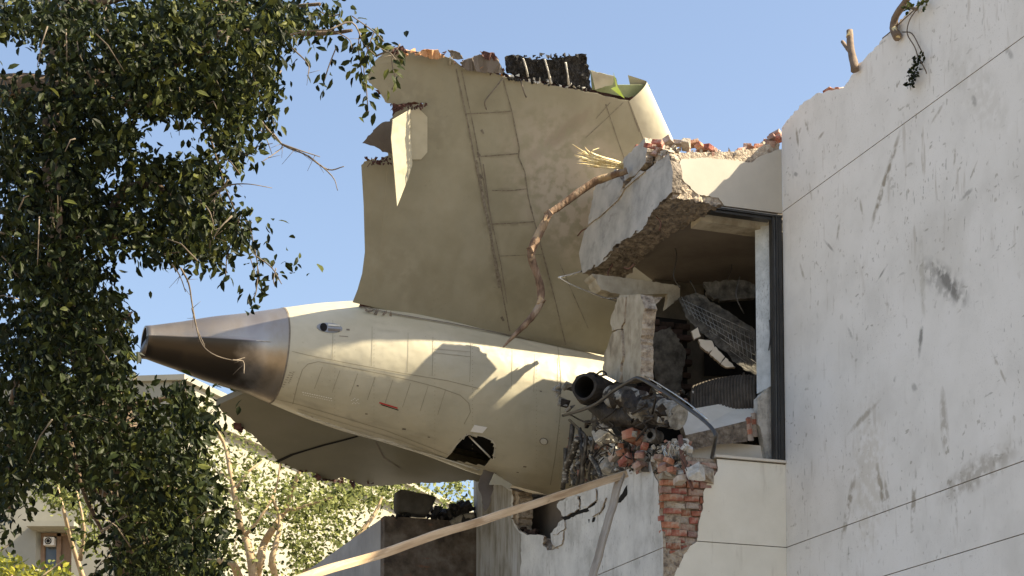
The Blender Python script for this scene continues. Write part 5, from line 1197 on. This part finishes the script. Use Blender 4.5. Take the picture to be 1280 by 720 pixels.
# ================================================================== TREES
def fromgrid(rows, cell, x0, y0):
    out = []
    for j, r_ in enumerate(rows):
        for i, ch in enumerate(r_):
            if ch != '.' and ch != ' ': out.append((x0+i*cell, y0+j*cell, int(ch)))
    return out
GRID = [
 "99999986999999999986531..",  # 0
 "99999999899999999998631..",  # 20
 "..79999997999999973311311",  # 40
 "...9999999999999943..1.12",  # 60
 "2..999999999999996......2",  # 80
 "889999999999999995......1",  # 100
 "999999999999999993.......",  # 120
 "99999999611369999.......",   # 140
 "99999999612257876.......",   # 160
 "9999999971112585........",   # 180
 "99999956998999633.......",   # 200
 "9999996899999831........",   # 220
 "9999998999999941........",   # 240
 "99999999999999941.......",   # 260
 "999999999999999.221.....",   # 280
 "9999996679999952.21......",  # 300
 "9999997112124511133......",  # 320
 "99999982.1...1.122.......",  # 340
 "99999996.................",  # 360
 "99999998.................",  # 380
 "999999991................",  # 400
 "999999991................",  # 420
 "999999991................",  # 440
 "99999999.11..............",  # 460
 "99999999555842...........",  # 480
 "999999998889942..........",  # 500
 "999999999999973..........",  # 520
 "9999999999998............",  # 540
 "9999999999997............",  # 560
 "9986899999999............",  # 580
 "974346999999963..........",  # 600
 "84..12799999983..........",  # 620
 "62...1589999984..........",  # 640
 "51....499999985..........",  # 660
 "2.....49999997...........",  # 680
 "......58999997...........",  # 700
 ".....689999998...........",  # 720
]
YT = 10.5
tree = thing('dark_tree', 'big dark leafy tree hung with creepers filling the left side in the foreground', 'tree', Vector((at(70, 400, YT).x, YT+.6, 0)), 'W')
bx_ = at(60, 700, YT+.6)
bm = bmesh.new(); gx = at(180, 720, YT+.7).x; tr = [Vector((gx+.05, YT+.7, -.1)), Vector((gx, YT+.7, 1.6)), at(170, 640, YT+.7), at(140, 520, YT+.7), at(95, 400, YT+.7), at(75, 250, YT+.6), at(70, 120, YT+.7), at(90, 10, YT+.8), at(120, -120, YT+.8)]
cv = curve(tr, 5); tube(bm, cv, [.17*(1-.7*i/len(cv)) for i in range(len(cv))], 10, wob=.06); mk('trunk', bm, M['treebark'], tree, 'W')
brs = [([(-40, 118), (30, 108), (80, 112), (150, 95), (215, 78), (262, 60)], .09), ([(75, 260), (140, 300), (145, 250), (190, 230), (235, 265)], .05), ([(70, 120), (180, 60), (300, 40), (400, 42), (440, 38)], .03),
       ([(72, 340), (74, 470), (100, 600), (140, 690)], .03), ([(70, 500), (140, 510), (200, 500), (235, 485)], .03), ([(60, 560), (140, 620), (200, 610), (245, 620)], .035), ([(60, 420), (20, 480), (10, 560), (12, 640)], .025),
       ([(95, 10), (200, -10), (320, 10), (400, 5)], .03), ([(76, 120), (180, 130), (265, 130), (300, 160)], .03), ([(75, 380), (110, 390), (150, 400), (165, 390)], .02), ([(240, 130), (262, 170), (280, 230), (300, 280), (318, 340)], .008)]
for p_, r_ in brs:
    bm = bmesh.new(); cv = curve([at(x, y, YT+.4-.3*i/len(p_)+R.uniform(-.2, .1)) for i, (x, y) in enumerate(p_)], 4); tube(bm, cv, [r_*(1-.75*i/len(cv)) for i in range(len(cv))], 6, wob=.1); mk('branch', bm, M['treebark'], tree, 'W')
for p_ in ([(72, 300), (74, 250), (70, 200), (66, 160)], [(75, 335), (74, 300), (76, 270), (72, 240)], [(60, 340), (66, 280), (60, 220)]):
    bm = bmesh.new(); tube(bm, curve([at(x, y, YT-.35) for x, y in p_], 4), .011, 6, wob=.15); mk('creeper_stem', bm, M['stem'], tree, 'W')
tw = [[(325, 150), (352, 180), (385, 195), (415, 220), (422, 238)], [(340, 165), (348, 175), (352, 185), (328, 202)], [(352, 180), (375, 188), (400, 196)], [(385, 195), (410, 212), (430, 208)], [(262, 245), (285, 232), (310, 230), (340, 235)], [(285, 225), (275, 240), (262, 255)],
      [(226, 335), (236, 355), (241, 385), (250, 425), (265, 442), (290, 450), (306, 447)], [(240, 385), (246, 410), (256, 433)], [(290, 450), (304, 452), (305, 467)], [(320, 320), (340, 335), (352, 355)], [(345, 48), (380, 40), (410, 38), (435, 48), (440, 60)], [(365, 60), (385, 80), (385, 95)], [(410, 38), (440, 28), (455, 55), (470, 70)], [(470, 70), (485, 65), (495, 75)],
      [(0, 290), (25, 300), (50, 305), (66, 318)], [(0, 318), (12, 330), (20, 345)], [(45, 475), (55, 495), (68, 512)], [(130, 610), (128, 622), (138, 630), (145, 628)], [(160, 590), (148, 605), (148, 625), (158, 645)], [(145, 605), (152, 598), (165, 588)], [(125, 665), (145, 652), (160, 645)], [(215, 330), (225, 345), (232, 365)],
      [(135, 40), (130, 20), (135, 5)], [(120, 110), (100, 70), (95, 40)], [(290, 270), (275, 285), (265, 300)], [(250, 250), (262, 265), (268, 285)], [(112, 640), (112, 655)], [(160, 640), (130, 665), (118, 672)]]
bm = bmesh.new()
for p_ in tw:
    r_ = .0045
    cv = curve([at(x, y, YT-.5+R.uniform(-.15, .1)) for x, y in p_], 4); tube(bm, cv, [r_*(1.3-.8*i/len(cv)) for i in range(len(cv))], 4)
    for k in range(3):
        i = R.randrange(1, len(cv)-1); q = cv[i]+Vector((R.uniform(-.08, .08), R.uniform(-.05, .05), R.uniform(-.08, .05))); tube(bm, [cv[i], q], [.002, .001], 3)
for k in range(70):
    x, y, d_ = R.choice([g for g in fromgrid(GRID, 20, 0, 0) if g[2] > 3]); a_ = at(x+R.uniform(0, 20), y+R.uniform(0, 20), YT+R.uniform(-.9, .6))
    q = a_+Vector((R.uniform(-.25, .25), R.uniform(-.2, .2), R.uniform(-.3, .15))); tube(bm, [a_, (a_+q)/2+Vector((0, 0, .03)), q], [.005, .004, .002], 3)
mk('twigs', bm, M['twig'], tree, 'W', kind='stuff')
V_, F_, Mi = [], [], []; single = []
for x, y, d_ in fromgrid(GRID, 20, 0, 0):
    n_ = {1: 1, 2: 3, 3: 5, 4: 8, 5: 13, 6: 19, 7: 34, 8: 58, 9: 104}[d_]
    k = 0
    edge = d_ < 7
    while k < n_:
        # leaves sit in little bunches along a drooping twig
        bx, by = x+R.uniform(-1, 21), y+R.uniform(-1, 21); hole = noise.noise(Vector((bx/34, by/34, 5.0)))+.5*noise.noise(Vector((bx/13, by/13, 9.0)))
        if hole < -.27 and R.random() < .9: k += 1.6; continue
        dep = YT + (R.uniform(-.75, 1.3) if d_ > 5 else R.uniform(-.6, .1)); c_ = at(bx, by, dep)
        for _ in range(R.randint(2, 5)):
            p = c_+Vector((R.gauss(0, .03), R.gauss(0, .04), R.gauss(0, .035))); d = rdir(1.0); L_ = R.uniform(.036, .055) if R.random() < .5 else R.uniform(.05, .08); W_ = L_*R.uniform(.36, .56)
            n = (Vector((R.gauss(0, .6), R.gauss(-.35, .6), R.gauss(.35, .6)))); n = (n-d*n.dot(d)).normalized()
            mi = 1 if (R.random() < (.35 if bx > 230 and by < 350 else (.22 if bx > 150 else .05))) else 0  # brighter leaves favour the right side: sunlit fringe put into leaf colour
            if edge and len(single) < 280 and R.random() < .5: single.append((p, d, n, L_, W_, mi))
            else: leaf_mesh(V_, F_, p, d, n, L_, W_, Mi, mi)
            k += 1
            if k >= n_: break
# sprigs that hang clear of the crown
def sprig(p_, n_, spread, mi):
    cv = curve([at(x, y, YT-.45) for x, y in p_], 6); bm = bmesh.new(); tube(bm, cv, .004, 4); mk('twig', bm, M['twig'], tree, 'W')
    for k in range(n_):
        c_ = R.choice(cv)+Vector((R.gauss(0, spread), R.gauss(0, spread), R.gauss(-.01, spread))); d = rdir(1.4); n = Vector((R.gauss(0, 1), -1, .3)); n = (n-d*n.dot(d)).normalized(); L_ = R.uniform(.05, .075)
        leaf_mesh(V_, F_, c_, d, n, L_, L_*.42, Mi, mi if R.random() < .7 else 0)
sprig([(300, 270), (296, 285), (290, 300), (284, 320), (282, 345)], 34, .03, 0)
sprig([(300, 268), (312, 285), (318, 310), (322, 335), (320, 365), (312, 380)], 50, .03, 0)
sprig([(285, 285), (300, 275), (315, 278)], 22, .03, 0)
sprig([(470, 35), (462, 55), (455, 85), (458, 110), (460, 140)], 44, .03, 1)
sprig([(450, 40), (448, 60), (452, 90)], 26, .035, 1)
sprig([(500, 55), (490, 75), (494, 100), (490, 112)], 12, .02, 1)
sprig([(420, 60), (412, 80), (404, 105)], 16, .025, 0)
sprig([(440, 20), (468, 40), (480, 52)], 16, .025, 1)
sprig([(345, 335), (342, 350), (344, 358)], 5, .02, 0)
sprig([(395, 10), (410, 20), (425, 18)], 24, .04, 1); sprig([(300, 60), (315, 90), (325, 120)], 50, .07, 1); sprig([(265, 90), (280, 120), (285, 140)], 30, .07, 1)
sprig([(215, 490), (228, 480), (235, 500)], 24, .04, 0); sprig([(232, 640), (240, 655), (240, 690)], 24, .04, 0)
sprig([(268, 250), (266, 275), (262, 310)], 10, .03, 1)
leaves_obj('crown', V_, F_, Mi, [M['leafdark'], M['leafmid']], tree, kind='stuff')
lm = []
for k in range(4):
    v_, f_, m_ = [], [], []; leaf_mesh(v_, f_, Vector(), Vector((0, 0, -1)), Vector((0, -1, 0)), .07, .07*(.4+.05*k), m_, 0)
    me = bpy.data.meshes.new('leaf'); me.from_pydata(v_, [], f_); me.materials.append(M['leafdark'] if k < 3 else M['leafmid']); lm.append(me)
for p, d, n, L_, W_, mi in single:
    o = bpy.data.objects.new('leaf', R.choice(lm)); col.objects.link(o); o.parent = tree
    z_ = -d; y_ = -n; x_ = y_.cross(z_).normalized(); o.matrix_local = Matrix.Translation(p-BASE[tree.name]) @ Matrix((( x_.x, y_.x, z_.x, 0), (x_.y, y_.y, z_.y, 0), (x_.z, y_.z, z_.z, 0), (0, 0, 0, 1))) @ Matrix.Scale(L_/.07, 4)

# light green tree behind
def bgtree(label, YY, basepx, limbs, clumps, nper, lsz, mats, name='light_green_tree', bark='palebark', spread=1.0):
    b = at(basepx, 720, YY); t = thing(name, label, 'tree', Vector((b.x, YY, 0)), 'W')
    bm = bmesh.new(); tube(bm, [Vector((b.x, YY, -.1)), Vector((b.x+.05, YY, 1.5)), at(*limbs[0][0][0], YY)], [.28, .2, .16], 8, wob=.05); mk('trunk', bm, M[bark], t, 'W')
    for p_, r_ in limbs:
        bm = bmesh.new(); cv = curve([at(x, y, YY-.9+R.uniform(-.4, .4)) for x, y in p_], 3); tube(bm, cv, [r_*(1-.75*i/len(cv)) for i in range(len(cv))], 6, wob=.1); mk('limb', bm, M[bark], t, 'W')
    V_, F_, Mi = [], [], []
    for (cx_, cy_, rx_, ry_, den) in clumps:
        for k in range(int(nper*den)):
            a_ = R.uniform(0, 2*pi); q = math.sqrt(R.random()); bx, by = cx_+cos(a_)*q*rx_, cy_+sin(a_)*q*ry_; c_ = at(bx, by, YY+R.gauss(0, 1.2))
            for _ in range(6):
                p = c_+Vector((R.gauss(0, .10), R.gauss(0, .1), R.gauss(0, .08)))*spread; L_ = lsz*R.uniform(.7, 1.3); d = rdir(.2); n = rdir(0); n = (n-d*n.dot(d)).normalized(); leaf_mesh(V_, F_, p, d, n, L_, L_*.5, Mi, R.choice((0, 0, 1)) if len(mats) > 1 else 0)
    leaves_obj('crown', V_, F_, Mi, mats, t, kind='stuff'); return t
limbs = [([(318, 730), (312, 690), (306, 670), (300, 655), (290, 600), (282, 560), (272, 540)], .1), ([(318, 730), (325, 700), (330, 680), (342, 660), (355, 640), (370, 600), (380, 570)], .1), ([(300, 726), (290, 705), (265, 700), (240, 690), (225, 670)], .1), ([(345, 725), (340, 700), (345, 680), (350, 650), (340, 620)], .08),
         ([(296, 610), (310, 590), (330, 575)], .04), ([(355, 640), (390, 630), (420, 620)], .04), ([(400, 720), (430, 690), (455, 660), (470, 640), (478, 620)], .07), ([(380, 715), (420, 700), (450, 690)], .05), ([(290, 600), (270, 590), (250, 600)], .03), ([(306, 670), (330, 640), (345, 610), (350, 580)], .04)]
cl = [(300, 560, 50, 30, .8), (250, 560, 40, 40, .9), (240, 620, 45, 50, .9), (330, 600, 50, 35, 1.5), (400, 615, 50, 22, 1.9), (455, 620, 50, 18, 2.0), (520, 605, 60, 18, 1.0), (350, 650, 40, 35, 1.5), (300, 640, 40, 40, .9), (400, 665, 40, 45, 1.1), (440, 660, 40, 30, .9), (270, 690, 50, 35, .9), (350, 700, 60, 25, .9), (385, 640, 30, 20, 1.0), (560, 620, 40, 20, .7), (380, 690, 14, 40, 1.0)]
bgtree('light green tree with thin pale limbs beneath the drooping tailplane', 36, 320, limbs, cl, 66, .10, [M['leaflight'], M['leafmid']])
bgtree('small yellow green shrub in the bottom left corner', 24, 15, [([(10, 740), (15, 720), (20, 700)], .02), ([(30, 740), (60, 715), (80, 700)], .02)], [(8, 710, 18, 12, 1.0), (30, 720, 24, 6, .8), (75, 716, 20, 8, .7)], 38, .09, [M['leafyellow'], M['leaflight']], 'shrub', spread=.7)
bgtree('olive green tree seen through the gap above the boarded window', 30, 110, [([(110, 740), (90, 680), (80, 640), (70, 600)], .05), ([(100, 700), (105, 660), (95, 610)], .04)], [(65, 605, 30, 22, 1.0), (85, 625, 24, 16, .8), (110, 660, 20, 30, .9)], 60, .10, [M['leafmid'], M['leaflight']], 'olive_tree', spread=.8)
bm = bmesh.new(); plate(bm, [at(x, y, 33) for x, y in jag([(193, 578, 1), (200, 575, 1), (211, 578, 1), (214, 588, 1), (204, 592, 1), (196, 586, 1)], 1, 3)], (0, .02, 0)); mk('green_netting', bm, M['green'], fr='W', label='scrap of bright green netting caught at the edge of the dark tree', cat='netting')
print('SUN on fin', S.dot(-yh), 'camera side normal', (-yh)[:], 'front', S.dot(NF), 'bottom z', zs, zsill, ztop)
print('objects', len(bpy.data.objects))
